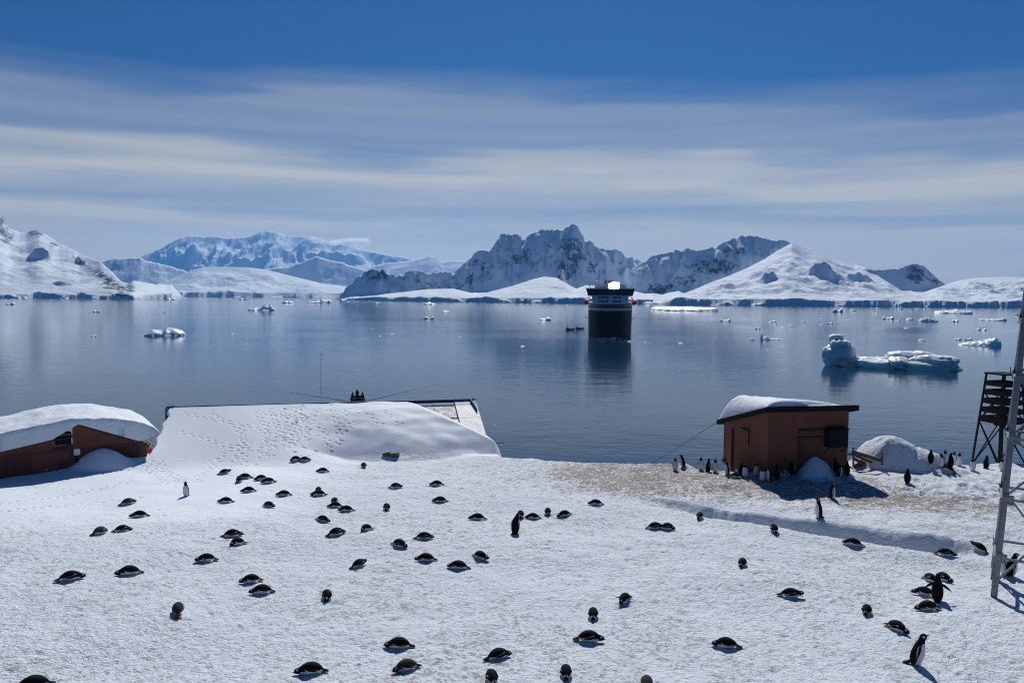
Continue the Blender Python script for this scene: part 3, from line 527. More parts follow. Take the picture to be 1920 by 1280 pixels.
# ------------------------------------------------------------------ dark red building with a deep roof of snow
def red_building():
    A = np.array([-23.6, 34.4]); a = np.array([0.787, 0.617]); b = np.array([-0.617, 0.787])
    P = lambda u, v, z: Vector((A[0] + u * a[0] + v * b[0], A[1] + u * a[1] + v * b[1], z))
    t = empty('red_building', P(2, 0, 8.6), 'dark red board building half buried under a thick slab of roof snow', 'building')
    top = lambda u: np.interp(u, [-6, 0, 1.9, 2.76, 2.77, 5.7, 6.4], [10.0, 10.62, 10.92, 11.0, 11.66, 10.42, 10.2])
    w = MB().obox(P(-6, 0.06, 8.5), P(5.72, 0.06, 8.5) - P(-6, 0.06, 8.5), P(0, 4.6, 0) - P(0, 0.06, 0), (0, 0, 1.45)).build('wall', REDW, t)
    u = -6.0; k = 0
    while u < 5.7:
        h = min(10.44, float(top(u + 0.15)) - 0.02); dv = 0.004 * (k % 3)
        MB().obox(P(u + 0.006, 0.0 - dv, 8.5), P(u + 0.282, 0, 0) - P(u, 0, 0), P(0, 0.058, 0) - P(0, 0, 0), (0, 0, h - 8.5)).build('plank', REDW, w); u += 0.288; k += 1
    def gable(u0, u1, v0, v1, z0, name, mat, par):
        pts = [u0] + [q for q in (1.9,) if u0 < q < u1] + [u1]; m = MB()
        lo = [P(q, v0, z0) for q in pts] + [P(q, v1, z0) for q in pts[::-1]]
        hi = [P(q, v0, float(top(q))) for q in pts] + [P(q, v1, float(top(q))) for q in pts[::-1]]; n = len(lo)
        return m.add(lo + hi, [tuple(range(n))[::-1], tuple(range(n, 2 * n))] + [(i, (i + 1) % n, n + (i + 1) % n, n + i) for i in range(n)]).build(name, mat, par)
    g = gable(2.775, 5.69, -0.03, 0.03, 10.445, 'gable_panel', REDP, t)
    MB().bar(P(2.77, -0.05, 11.68), P(5.85, -0.05, 10.36), 0.03, 0.07).build('barge_board', REDW, g)
    gable(-6, 1.95, 0.02, 0.06, 10.0, 'fascia_panel', REDP, t)
    # loft opening beside the gable, its inner shade painted as a black panel
    h = MB().obox(P(2.0, 0.25, 10.62), P(2.75, 0, 0) - P(2.0, 0, 0), P(0, 0.05, 0) - P(0, 0, 0), (0, 0, 0.62)).build('dark_opening', BLACK, t)
    MB().bar(P(1.98, 0, 11.13), P(2.76, 0, 11.16), 0.06, 0.06).build('frame_rail', WOOD, h); MB().bar(P(2.0, 0, 10.6), P(2.0, 0, 11.14), 0.06, 0.06).build('frame_rail', WOOD, h)
    MB().bar(P(2.1, .1, 10.95), P(2.7, .1, 11.0), 0.05, 0.12).build('frame_rail', WOOD, h)
    r = MB()
    for u0, u1 in ((-6, 2.76), (2.77, 5.9)):
        for q0, q1 in ((u0, min(u1, 1.9)) if u0 < 1.9 else (u0, u1), (1.9, u1) if u0 < 1.9 else (None, None)):
            if q0 is None: continue
            p = [P(q0, -0.08, float(top(q0)) + .003), P(q1, -0.08, float(top(q1)) + .003), P(q1, 4.7, float(top(q1)) + .25), P(q0, 4.7, float(top(q0)) + .25)]
            r.hexa(p + [q + Vector((0, 0, 0.05)) for q in p])
    r.build('roof', BLACK, t)
    d = MB().obox(P(1.05, -0.035, 8.9), P(1.1, 0, 0) - P(0, 0, 0), P(0, 0.03, 0) - P(0, 0, 0), (0, 0, 1.42)).build('door', REDP, t)
    MB().bar(P(1.6, -0.05, 9.55), P(1.68, -0.05, 9.55), 0.03, 0.03).build('handle', WHITE, d)
    s = MB().obox(P(1.98, -0.04, 9.93), P(.62, 0, 0) - P(0, 0, 0), P(0, 0.035, 0) - P(0, 0, 0), (0, 0, 0.46)).build('shutter', REDP, t)
    MB().obox(P(2.8, -0.07, 10.1), P(.27, 0, 0) - P(0, 0, 0), P(0, 0.05, 0) - P(0, 0, 0), (0, 0, 0.30)).build('meter_box', WHITE, t)
    MB().bar(P(2.93, -0.05, 8.7), P(2.93, -0.05, 10.1), 0.06, 0.05).build('conduit', BLACK, t)
    for q in (5.76, 5.90, 6.03): MB().bar(P(q, -0.02 + 0.3 * (q - 5.7), 8.3), P(q, -0.02, float(top(min(q, 6.4))) + .05), 0.10, 0.10).build('porch_post', WOOD, t)
    MB().bar(P(5.75, 0.4, 9.0), P(6.0, 0.4, 10.0), 0.12, 0.06).build('porch_brace', WOOD, t)
    MB().bar(P(5.75, 0.9, 8.3), P(5.75, 0.9, 10.2), 0.5, 0.05).build('porch_panel', REDW, t)
    zb = lambda U, V: np.interp(U, [-6, 0, 1.9, 2.5, 3.0, 5.7, 6.2, 6.7], [10.06, 10.69, 11.0, 11.35, 11.64, 10.5, 10.60, 10.86]) + 0.055 * np.clip(V, 0, 5)
    def zt(U, V):
        f = np.interp(U, [-6, -2, 0, 1.5, 2.77, 4.2, 5.2, 5.9, 6.4, 6.7], [10.95, 11.33, 11.52, 11.75, 11.93, 11.84, 11.62, 11.42, 11.24, 11.10]) + 0.10 * np.clip(V, 0, 2.6) - 0.05 * np.clip(V - 2.6, 0, 3) + 0.09 * fbm(U / 1.1, V / 1.1, 4, 7)
        e = np.clip((V + 0.22 - .10 * np.abs(fbm(U / .8, U * 0 + .4, 3, 17))) / 0.16, 0, 1); e2 = np.clip((6.7 - U) / 0.7, 0, 1); e3 = np.clip((5.2 - V) / 1.2, 0, 1)
        k = (1 - (1 - e) ** 2.6) ** 0.5 * (1 - (1 - e2) ** 2.4) ** 0.5 * (1 - (1 - e3) ** 2) ** 0.5
        return zb(U, V) + (f - zb(U, V)) * k
    sc = snow_cap('roof_snow', SNOW, A, a, b, np.linspace(-6, 6.7, 110), np.concatenate([np.linspace(-.22, .3, 12), np.linspace(.4, 5.2, 36)]), zb, zt)
    tag(sc, 'thick curling slab of snow on the roof of the dark red building', 'snow')
red_building()

# ------------------------------------------------------------------ blue building under the long drift
def blue_building():
    P = lambda u, v, z: Vector((R0[0] + u * BU[0] + v * BV[0], R0[1] + u * BU[1] + v * BV[1], z))
    t = empty('blue_building', P(9, 0, 7.5), 'long building with peeling blue and silver roof buried in a snow drift', 'building')
    LN = 18.15
    roof = MB()
    def slab(u0, u1, v0, v1, dz=0.0, th=0.05):
        p = [P(u0, v0, roofz(abs(v0)) - .02 + dz), P(u1, v0, roofz(abs(v0)) - .02 + dz), P(u1, v1, roofz(abs(v1)) - .02 + dz), P(u0, v1, roofz(abs(v1)) - .02 + dz)]
        return [q - Vector((0, 0, th)) for q in p] + p
    r = MB().hexa(slab(0, LN, 0.0, 3.75)).hexa(slab(0, LN, -3.75, -0.003)).build('roof', DARKM, t)
    us = [0, 4.2, 8.4, 12.6, 14.0, 15.4, 16.75, LN]
    for i, (q0, q1) in enumerate(zip(us[:-1], us[1:])):
        for v0, v1, mt in ((0.03, 0.52, BLUE if i < 6 else PEELB), (0.54, 1.75, PEELB if i < 6 else PEEL), (1.77, 3.74, PEEL)):
            MB().hexa(slab(q0 + .01, q1 - .01, v0, v1, 0.024 + 0.003 * (i % 2), 0.02)).build('roof_sheet', mt, r)
    MB().bar(P(-.1, 0, 11.475), P(LN - 1.4, 0, 11.475), 0.16, 0.07).build('ridge_cap', BLUE, r)
    MB().bar(P(LN - 1.4, 0, 11.475), P(LN + .05, 0, 11.475), 0.14, 0.05).build('ridge_cap', DARKM, r)
    for v in (0.52, 1.76): MB().bar(P(13, v, roofz(v) + .03), P(LN - 1.4, v, roofz(v) + .03), 0.03, 0.02).build('seam_batten', DARKM, r)
    MB().bar(P(16.74, .1, roofz(.1) + .03), P(16.74, 3.7, roofz(3.7) + .03), 0.04, 0.03).build('seam_batten', DARKM, r)
    for u0, nm in ((0.02, 'end_wall'), (LN - .10, 'end_wall')):
        lo = [P(u0, -3.5, 7.0), P(u0, 3.5, 7.0), P(u0, 3.5, roofz(3.5) - .09), P(u0, 0, 11.36), P(u0, -3.5, roofz(3.5) - .09)]
        hi = [q + Vector((BU[0], BU[1], 0)) * 0.06 for q in lo]
        MB().add(lo + hi, [(0, 1, 2, 3, 4)[::-1], (5, 6, 7, 8, 9)] + [(i, (i + 1) % 5, 5 + (i + 1) % 5, 5 + i) for i in range(5)]).build(nm, BLUE if u0 < 1 else WOOD, t)
    for v in (-3.45, 3.4): MB().obox(P(.1, v, 7.0), P(LN - .25, 0, 0) - P(.1, 0, 0), P(0, .05, 0) - P(0, 0, 0), (0, 0, 2.5)).build('side_wall', BLUE, t)
    MB().bar(P(-0.12, 0.25, 8.7), P(-0.06, 0.25, 11.47), 0.10, 0.10).build('corner_post', BLUE, t)
    MB().bar(P(-0.1, 0.0, 11.46), P(.35, 0.0, 11.49), 0.20, 0.12).build('corner_cap', BLUE, t)
    MB().obox(P(0.25, 5.1, 9.15), (.35, .05, 0), (-.05, .3, 0), (0, 0, .32)).build('foundation_block', ORANGE, t)
    # wedge-shaped blue fin and float at the bare end of the ridge
    a, b_, c = P(LN - .35, .15, roofz(.15) + .03), P(LN - .05, .15, roofz(.15) + .03), P(LN - .1, 1.25, roofz(1.25) + .03)
    n = Vector((0, 0, .10)); MB().add([a, b_, c, a + n, b_ + n, c + n], [(2, 1, 0), (3, 4, 5), (0, 1, 4, 3), (1, 2, 5, 4), (2, 0, 3, 5)]).build('blue_fin', BLUE, t)
    MB().ball(P(LN - .12, .02, 11.62), .09).build('ridge_float', WHITE, t, True)
    MB().bar(P(LN - .5, 3.6, 9.45), P(LN + .1, 3.85, 9.42), 0.09, 0.12).build('eave_board', WOOD, t)
    MB().bar(P(LN - .3, 3.9, 9.32), P(LN + 1.1, 3.3, 9.24), 0.06, 0.06).build('eave_pole', WOOD, t)
blue_building()
pb = on_snow(738, 856)
single(MB().bar(pb + Vector((-.5, .15, -.02)), pb + Vector((.28, .05, .10)), .30, .26).bar(pb + Vector((-.62, .1, .1)), pb + Vector((-.2, .1, .2)), .10, .10), 'broken_timber', WOOD, pb, 'dark broken timber sticking out of the foot of the long drift', 'timber')
# whip antenna on the ridge, banded
wp = at_depth(602, 757, 52.0); wp.z = float(snow_z(wp.x, wp.y)); tp = at_depth(602, 664, 52.0)
ant = empty('whip_antenna', wp, 'thin banded whip antenna rising behind the long snow drift', 'antenna')
for i in range(9):
    z0 = wp.z + (tp.z - wp.z) * i / 9; z1 = wp.z + (tp.z - wp.z) * (i + 1) / 9
    MB().tube([(wp.x, wp.y, z0), (wp.x, wp.y, z1)], 0.024 - 0.0012 * i, 6).build('rod_section', DARKM if i % 2 else STEEL, ant)
MB().tube([(tp.x, tp.y, tp.z), (tp.x, tp.y, tp.z + .07)], 0.035, 6).build('tip', DARKM, ant)

# ------------------------------------------------------------------ rust red hut
def red_hut():
    C = np.array([12.15, 35.0]); a = np.array([0.980, 0.199]); b = np.array([-0.199, 0.980]); LL, DD = 4.19, 4.24; ZB = 9.32
    P = lambda l, d, z: Vector((C[0] + l * a[0] + d * b[0], C[1] + l * a[1] + d * b[1], z))
    A3 = Vector((a[0], a[1], 0)); B3 = Vector((b[0], b[1], 0))
    tz = lambda d: 12.80 - 0.285 * d
    t = empty('red_hut', P(2, 2, ZB), 'rust red corrugated hut with sloping black roof on the brown mound', 'hut')
    def sheets(n, length, org, dirv, nrm, ztop, parent):
        w = length / n
        for i in range(n):
            m = MB(); k = 2 * int(w / 0.036); vs = []
            off = 0.006 * (i % 2)
            for j in range(k + 1):
                q = i * w + w * j / k + (-.004 if j == 0 and i else 0); dd = off + (0.012 if j % 2 else 0.0)
                p = org + dirv * q + nrm * dd; vs += [Vector((p.x, p.y, ZB)), Vector((p.x, p.y, ztop(q)))]
            m.add(vs, [(2 * j, 2 * j + 2, 2 * j + 3, 2 * j + 1) for j in range(k)]); m.build('wall_sheet', RUST, parent)
    core = MB().hexa([P(.03, .03, ZB), P(LL - .03, .03, ZB), P(LL - .03, DD - .03, ZB), P(.03, DD - .03, ZB), P(.03, .03, tz(.03) - .02), P(LL - .03, .03, tz(.03) - .02), P(LL - .03, DD - .03, tz(DD) - .02), P(.03, DD - .03, tz(DD) - .02)]).build('wall', RUST, t)
    sheets(5, LL, P(0, 0, 0), A3, -B3, lambda q: tz(0), core); sheets(5, DD, P(0, 0, 0), B3, -A3, tz, core); sheets(5, DD, P(LL, 0, 0), B3, A3, tz, core); sheets(5, LL, P(0, DD, 0), A3, B3, lambda q: tz(DD), core)
    for l, d in ((0, 0), (LL, 0), (0, DD), (LL, DD)):
        sx = -1 if l == 0 else 1; sy = -1 if d == 0 else 1
        MB().bar(P(l + sx * .012, d + sy * .012, ZB), P(l + sx * .012, d + sy * .012, tz(d) - .01), .06, .06).build('corner_trim', RUST, core)
    for l, d in ((.3, .5), (2.1, .5), (3.9, .5), (.3, 2.2), (3.9, 2.2), (.3, 3.9), (2.1, 3.9), (3.9, 3.9)): MB().bar(P(l, d, 6.5), P(l, d, ZB), .22, .22).build('pile', WOOD, t)
    ol, of = 0.30, 0.30
    q = [P(-ol, -of, tz(-of)), P(LL + .36, -of, tz(-of)), P(LL + .36, DD + .3, tz(DD + .3)), P(-ol, DD + .3, tz(DD + .3))]
    rf = MB().hexa(q + [p + Vector((0, 0, .05)) for p in q]).build('roof', BLACK, t)
    def board(p0, p1): MB().hexa([p0 + Vector((0, 0, -.16)), p1 + Vector((0, 0, -.16)), p1 + nrm * .04 + Vector((0, 0, -.16)), p0 + nrm * .04 + Vector((0, 0, -.16)), p0 + Vector((0, 0, .06)), p1 + Vector((0, 0, .06)), p1 + nrm * .04 + Vector((0, 0, .06)), p0 + nrm * .04 + Vector((0, 0, .06))]).build('fascia_board', BLACK, rf)
    nrm = -B3; board(q[0], q[1]); nrm = B3; board(q[3], q[2]); nrm = -A3; board(q[0], q[3]); nrm = A3; board(q[1], q[2])
    m = MB(); vs = []; n = 130                                           # corrugated top sheet
    for j in range(n + 1):
        l = -ol - .06 + (LL + ol + .36 + .12) * j / n; dz = .075 + (0.022 if j % 2 else 0)
        vs += [P(l, -of - .07, tz(-of - .07) + dz), P(l, DD + .36, tz(DD + .36) + dz)]
    m.add(vs, [(2 * j, 2 * j + 2, 2 * j + 3, 2 * j + 1) for j in range(n)]); m.build('roof_sheet', DARKM, rf)
    # boarded door with ledge and brace
    d = MB().obox(P(1.58, -.05, ZB + .25), A3 * 1.2, B3 * .03, (0, 0, 2.2)).build('door', RUSTD, t)
    for i in range(6): MB().obox(P(1.59 + .198 * i, -.075, ZB + .27), A3 * .188, B3 * .024, (0, 0, 2.15)).build('door_board', RUSTD, d)
    MB().bar(P(1.45, -.095, 11.47), P(2.80, -.095, 11.47), .03, .07).build('door_ledge', DARKM, d); MB().bar(P(1.6, -.092, 11.35), P(2.5, -.092, 10.1), .03, .08).build('door_brace', RUSTD, d)
    MB().bar(P(1.52, -.05, 11.82), P(2.84, -.05, 11.82), .04, .06).build('door_lintel', DARKM, d)
    # black fan box on brackets
    v = MB().obox(P(2.95, -.42, 10.98), A3 * 1.02, B3 * .40, (0, 0, .84)).build('black_box', BLACK, t)
    MB().obox(P(2.99, -.445, 11.02), A3 * .94, B3 * .02, (0, 0, .76)).build('front_panel', BLACK, v); MB().obox(P(2.90, -.44, 11.83), A3 * 1.12, B3 * .44, (0, 0, .04)).build('lid', BLACK, v)
    for l in (3.0, 3.9): MB().bar(P(l, -.4, 10.97), P(l, -.03, 10.68), .04, .04).build('bracket', DARKM, v)
    s = MB().obox(P(-.055, 1.70, 10.80), B3 * .78, A3 * .035, (0, 0, .70)).build('shutter', RUST, t)
    for i in range(3): MB().obox(P(-.075, 1.72 + .25 * i, 10.82), B3 * .235, A3 * .018, (0, 0, .66)).build('shutter_board', RUSTD, s)
    MB().bar(P(-.08, 1.66, 10.75), P(-.08, 1.66, 11.54), .04, .04).build('shutter_stile', DARKM, s); MB().bar(P(-.08, 1.64, 11.53), P(-.08, 2.52, 11.53), .04, .04).build('shutter_rail', DARKM, s)
    MB().tube([P(-.09, 3.25, 11.35), P(-.09, 3.25, 9.15), P(-.09, 3.1, 9.0), P(-.09, 2.9, 9.05), P(-.09, 2.85, 9.2)], .05, 8).build('drain_pipe', DARKM, t)
    MB().tube([P(-.05, 2.45, 9.75), P(-.1, 2.4, 9.45), P(-.14, 2.25, 9.3)], .02, 6).build('cable_tail', DARKM, t)
    MB().obox(P(-.16, DD - .25, 9.42), A3 * .15, B3 * .2, (0, 0, .18)).build('junction_box', DARKM, t)
    zb = lambda U, V: tz(V) + .10 + 0 * U
    def zt(U, V):
        e0 = np.clip((U + .28) / 1.0, 0, 1); e1 = np.clip((4.15 - .25 * V - U) / 3.2, 0, 1); f0 = np.clip((V + .30 - .10 * np.clip(U - 1, 0, 4)) / .5, 0, 1); f1 = np.clip((4.45 - V) / .8, 0, 1)
        k = (1 - (1 - e0) ** 2.2) ** .6 * (1 - (1 - e1) ** 1.7) ** .7 * (1 - (1 - f0) ** 2.2) ** .55 * (1 - (1 - f1) ** 2) ** .5
        return zb(U, V) + (.16 + .22 * np.clip(V, 0, 4.2)) * k * (1 + .10 * fbm(U / .5, V / .5, 3, 13)) + .22 * k
    sc = snow_cap('roof_snow', SNOW, C, a, b, np.linspace(-.28, 4.2, 60), np.linspace(-.30, 4.5, 50), zb, zt)
    tag(sc, 'smooth cap of snow on the black roof of the rust red hut', 'snow')
    e = Vector((1.6, 46.5, float(snow_z(1.6, 46.5)))); s0 = P(-.30, DD + .2, tz(DD) - .05); pts = []
    for i in range(25):
        k = i / 24; p = s0.lerp(e, k); p.z -= 0.9 * 4 * k * (1 - k) * .35; pts.append(p)
    single(MB().tube(pts, .010, 5), 'slack_cable', BLACK, e, 'slack black cable running from the rust red hut roof down to the shore', 'cable')
red_hut()

# weathered timbers between hut and mound
def timbers():
    b0 = Vector((17.4, 37.2, 9.0)); g = 'weathered timbers beside the round snow mound'
    P = lambda x, y, Z: at_depth(x, y, Z)
    t = empty('timber_frame', b0, 'weathered grey timber frame leaning between the rust red hut and the round snow mound', 'timber frame')
    for (x0, y0, x1, y1, Z0, Z1, w, h) in ((1597, 846, 1656, 864, 37.0, 36.4, .1, .17), (1600, 852, 1650, 872, 37.15, 36.9, .1, .14), (1599, 858, 1640, 880, 37.3, 37.1, .1, .15), (1601, 876, 1625, 868, 37.2, 37.3, .1, .3)):
        MB().bar(P(x0, y0, Z0), P(x1, y1, Z1), w, h).build('beam', WOOD, t)
    for (x, y0, y1, Z) in ((1600, 838, 884, 37.2), (1654, 848, 872, 36.35), (1616, 856, 884, 37.4)): MB().bar(P(x, y1, Z), P(x, y0, Z), .07, .07).build('post', WOOD, t)
    MB().bar(P(1590, 851, 37.3), P(1604, 851, 37.2), .06, .1).build('beam', WOOD, t)
timbers()

# ------------------------------------------------------------------ dark beacon tower
def beacon():
    c = at_depth(1874, 880, 41.3); c.z = 8.6; H0, H1 = 8.6, 13.95; B, T = 0.95, 0.58
    t = empty('beacon_tower', c, 'dark rusty lattice beacon tower with slatted top on the shore', 'tower')
    rot = Matrix.Rotation(R(14), 3, 'Z')
    def P(sx, sy, z):
        k = (z - H0) / (H1 - H0); w = B + (T - B) * k; return Vector((c.x, c.y, 0)) + rot @ Vector((sx * w, sy * w, 0)) + Vector((0, 0, z))
    cs = ((-1, -1), (1, -1), (1, 1), (-1, 1))
    for sx, sy in cs: MB().bar(P(sx, sy, H0), P(sx, sy, H1), .085, .085).build('leg', BLACK, t)
    for i in range(4):
        p, q = cs[i], cs[(i + 1) % 4]
        for z0, z1 in ((H0 + .15, 11.3), (11.3, 13.0)):
            MB().bar(P(*p, z0), P(*q, z1), .05, .05).build('diagonal_brace', BLACK, t); MB().bar(P(*q, z0), P(*p, z1), .05, .05).build('diagonal_brace', BLACK, t)
        for z in (11.3, 13.0): MB().bar(P(*p, z), P(*q, z), .06, .06).build('cross_bar', BLACK, t)
        if True:
            for k in range(5):
                z = 11.45 + .5 * k; MB().bar(P(p[0] * 1.03, p[1] * 1.03, z), P(q[0] * 1.03, q[1] * 1.03, z), .03, .27).build('slat', BLACK, t)
    w = T + .08; pl = [Vector((c.x, c.y, H1)) + rot @ Vector((sx * w, sy * w, 0)) for sx, sy in cs]; MB().hexa(pl + [p + Vector((0, 0, .09)) for p in pl]).build('platform', BLACK, t)
    MB().tube([(c.x - .1, c.y, 11.1), (c.x - .1, c.y, 11.6)], .3, 12).build('lamp_drum', BLACK, t); MB().tube([(c.x, c.y, 8.4), (c.x, c.y, 13)], .10, 8).build('centre_pole', BLACK, t)
    MB().tube([(c.x + .35, c.y, H1), (c.x + .35, c.y, H1 + .45)], .02, 6).build('spike', BLACK, t)
beacon()

# ------------------------------------------------------------------ galvanised lattice mast
def mast():
    A = at_z(1857, 1110, 9.35); A.z = float(snow_z(A.x, A.y)) - .15
    d1 = Vector((.54, .84, 0)).normalized(); d2 = Vector((.84, -.54, 0)); Wb = 2.1
    base = [A, A + d2 * Wb, A + d2 * Wb + d1 * Wb, A + d1 * Wb]; cen = A + d2 * Wb / 2 + d1 * Wb / 2
    H = 15.0
    def P(i, h):
        k = 1 - .78 * h / H; p = base[i]; return Vector((cen.x + (p.x - cen.x) * k, cen.y + (p.y - cen.y) * k, A.z + h))
    t = empty('lattice_mast', cen, 'tall galvanised steel lattice mast standing on the trampled snow', 'mast')
    for i in range(4):
        p0, p1 = P(i, 0), P(i, H); m = MB()                              # angle-section legs
        o1 = (base[(i + 1) % 4] - base[i]).normalized(); o2 = (base[(i - 1) % 4] - base[i]).normalized()
        for u, v in ((o1, o2), (o2, o1)): m.hexa([p0, p0 + u * .17, p0 + u * .17 + v * .022, p0 + v * .022, p1, p1 + u * .12, p1 + u * .12 + v * .018, p1 + v * .018])
        m.build('leg', STEEL, t)
    lv = [1.35, 3.1, 4.9, 6.7, 8.4, 10.0, 11.5, 12.9, 14.2]
    for k, h in enumerate(lv):
        for i in range(4):
            j = (i + 1) % 4; MB().bar(P(i, h), P(j, h), .07, .07).build('horizontal_bar', STEEL, t)
            h2 = lv[k + 1] if k + 1 < len(lv) else H - .1
            if k >= 1: MB().bar(P(i, h), P(j, h2) , .055, .055).build('diagonal_bar', STEEL, t)
            elif k == 0: MB().bar(P(i, .5), P(j, h2), .055, .055).build('diagonal_bar', STEEL, t)
        if k < 6:
            for i in range(4):
                j = (i + 1) % 4; e = (P(j, h) - P(i, h)).normalized(); n = Vector((0, 0, 1)).cross(e).normalized()
                g = MB().obox(P(i, h) + Vector((0, 0, -.15)) + n * -.045, e * .3, n * .014, (0, 0, .3)).build('gusset_plate', STEEL, t)
                for bx in (.06, .16, .25):
                    for bz in (-.09, .09): MB().tube([P(i, h) + e * bx + Vector((0, 0, bz)) - n * .044, P(i, h) + e * bx + Vector((0, 0, bz)) - n * .062], .016, 6).build('bolt', DARKM, g)
    for i in range(4): MB().box((base[i].x - .2, base[i].y - .2, A.z - .1), (base[i].x + .2, base[i].y + .2, A.z + .03)).build('foot_plate', STEEL, t)
mast()

# ------------------------------------------------------------------ people
JK = [pmat('orange_red_jacket', (0.62, 0.07, 0.02), (0.45, 0.05, 0.02), 0.8, 8), pmat('dark_drysuit', (0.02, 0.022, 0.028), (0.035, 0.03, 0.03), 0.7, 8), pmat('yellow_cloth', (0.55, 0.48, 0.05), (0.4, 0.34, 0.04), 0.8, 8), pmat('skin', (0.5, 0.3, 0.22), (0.45, 0.26, 0.19), 0.6, 12)]
def person(loc, rz, label, sit=False, jacket=0, group=None, hat=2):
    s = 1.0
    if sit: J = [(0, 0, .45), (.02, 0, .72), (.03, 0, .98), (.04, 0, 1.10), (.06, 0, 1.22), (.07, 0, 1.33)]; hips = .45
    else: J = [(0, 0, .92), (.01, 0, 1.15), (.0, 0, 1.40), (.01, 0, 1.53), (.04, 0, 1.64), (.05, 0, 1.75)]; hips = .92
    V = list(J); E = [(0, 1), (1, 2), (2, 3), (3, 4), (4, 5)]; Rr = [.15, .15, .16, .065, .10, .075]
    def chain(root, pts, rs):
        p = root
        for q, r in zip(pts, rs): V.append(q); Rr.append(r); E.append((p, len(V) - 1)); p = len(V) - 1
    for sd in (-1, 1):
        if sit: chain(0, [(.08, .12 * sd, .44), (.46, .13 * sd, .46), (.44, .13 * sd, .08), (.58, .13 * sd, .05)], [.095, .075, .055, .045]); chain(2, [(.02, .2 * sd, .95), (.12, .27 * sd, .70), (.32, .22 * sd, .62), (.39, .2 * sd, .61)], [.065, .055, .045, .04])
        else: chain(0, [(0, .11 * sd, .86), (.03, .12 * sd, .48), (0, .12 * sd, .08), (.16, .13 * sd, .04)], [.10, .075, .055, .045]); chain(2, [(0, .2 * sd, 1.38), (-.02, .27 * sd, 1.10), (.12, .25 * sd, .90), (.17, .24 * sd, .83)], [.065, .055, .045, .04])
    me = bpy.data.meshes.new('person'); me.from_pydata(V, E, []); o = bpy.data.objects.new('person', me); link(o); o.location = loc; o.rotation_euler.z = rz
    sk = o.modifiers.new('skin', 'SKIN'); 
    if not me.skin_vertices: 
        bpy.context.view_layer.objects.active = o; bpy.ops.mesh.customdata_skin_add()
    for i, d in enumerate(me.skin_vertices[0].data): d.radius = (Rr[i], Rr[i]); d.use_root = (i == 0)
    ss = o.modifiers.new('sub', 'SUBSURF'); ss.levels = 1; ss.render_levels = 1
    me.materials.append(JK[1]); tag(o, label, 'person', group); ORG[o.name] = Vector()
    def ell(c, rx, ry, n=12): return [Vector((c[0] + rx * math.cos(2 * math.pi * k / n), c[1] + ry * math.sin(2 * math.pi * k / n), c[2])) for k in range(n)]
    zt = J[2][2] + .06
    MB().loft([ell((0, 0, hips - .05), .19, .24), ell((.01, 0, hips + .2), .18, .23), ell((.01, 0, zt - .12), .19, .26), ell((.01, 0, zt), .14, .2), ell((.03, 0, zt + .08), .08, .09)]).build('jacket', JK[jacket], o, True)
    hz = J[4][2]; MB().loft([ell((J[4][0], 0, hz - .02), .115, .11), ell((J[4][0], 0, hz + .07), .115, .11), ell((J[4][0] - .01, 0, hz + .15), .08, .08), ell((J[4][0] - .01, 0, hz + .18), .02, .02)]).build('hat', JK[hat], o, True)
    MB().ball((J[4][0] + .055, 0, hz - .05), .06, .075, .085).build('face', JK[3], o, True)
    for sd in (-1, 1):
        a = [(.02, .19 * sd, zt - .05), (.1 if sit else -.02, .27 * sd, zt - .32), (.3 if sit else .1, .22 * sd, zt - .42 if sit else zt - .52)]
        MB().tube(a, [.085, .075, .06], 8).build('sleeve', JK[jacket], o, True)
    return o
pp = at_depth(279, 843, 42.5); pz = float(snow_z(pp.x, pp.y))
person((pp.x, pp.y, pz - .03), R(200), label= 'person in orange red jacket and yellow green hat by the dark red building corner')

# ------------------------------------------------------------------ inflatable boats
RUB = pmat('black_rubber', (0.012, 0.012, 0.013), (0.018, 0.017, 0.017), 0.85, 4, spec=0.1)
def inflatable(loc, rz, label, group, n_people, plabel, pgroup, seed):
    t = empty('inflatable_boat', loc, label, 'boat', group); t.rotation_euler.z = rz
    rt = Matrix.Rotation(rz, 4, 'Z'); ORG[t.name] = Vector()
    pts = [(-2.6, -.95, .35), (-1, -.98, .35), (1, -.95, .38), (1.9, -.75, .48), (2.5, -.3, .62), (2.62, 0, .66), (2.5, .3, .62), (1.9, .75, .48), (1, .95, .38), (-1, .98, .35), (-2.6, .95, .35)]
    MB().tube(pts, [.16] + [.27] * 9 + [.16], 10).build('buoyancy_tube', RUB, t, True)
    MB().box((-2.3, -.85, .02), (2.0, .85, .12)).build('floor', RUB, t); MB().box((-2.35, -.8, .1), (-2.25, .8, .75)).build('transom', RUB, t)
    e = MB().box((-2.75, -.17, .55), (-2.36, .17, 1.05)).build('outboard_motor', BLACK, t); MB().bar((-2.6, 0, -.3), (-2.6, 0, .55), .12, .12).build('shaft', BLACK, e)
    rng = random.Random(seed)
    for i in range(n_people):
        sd = -1 if i % 2 else 1; x = -1.4 + .85 * (i // 2); stand = (i == n_people - 1)
        p = Vector((-2.0 if stand else x, 0 if stand else .88 * sd, .12 if stand else .14)); w = Vector(loc) + (rt @ p)
        person(w, rz + (0 if stand else R(-90 * sd) + rng.uniform(-.3, .3)), plabel[1] if stand else plabel[0], sit=not stand, jacket=1, group=None if stand else pgroup, hat=1)
bz = at_z(671, 752, 0.0)
inflatable((bz.x, bz.y, -.05), R(-75), 'black inflatable boat full of people coming in behind the long snow drift', None, 7,
           ('person in dark suit sitting on the side of the inflatable behind the drift', 'person in dark suit standing at the stern of the inflatable behind the drift'), 'people seated in the inflatable behind the drift', 3)
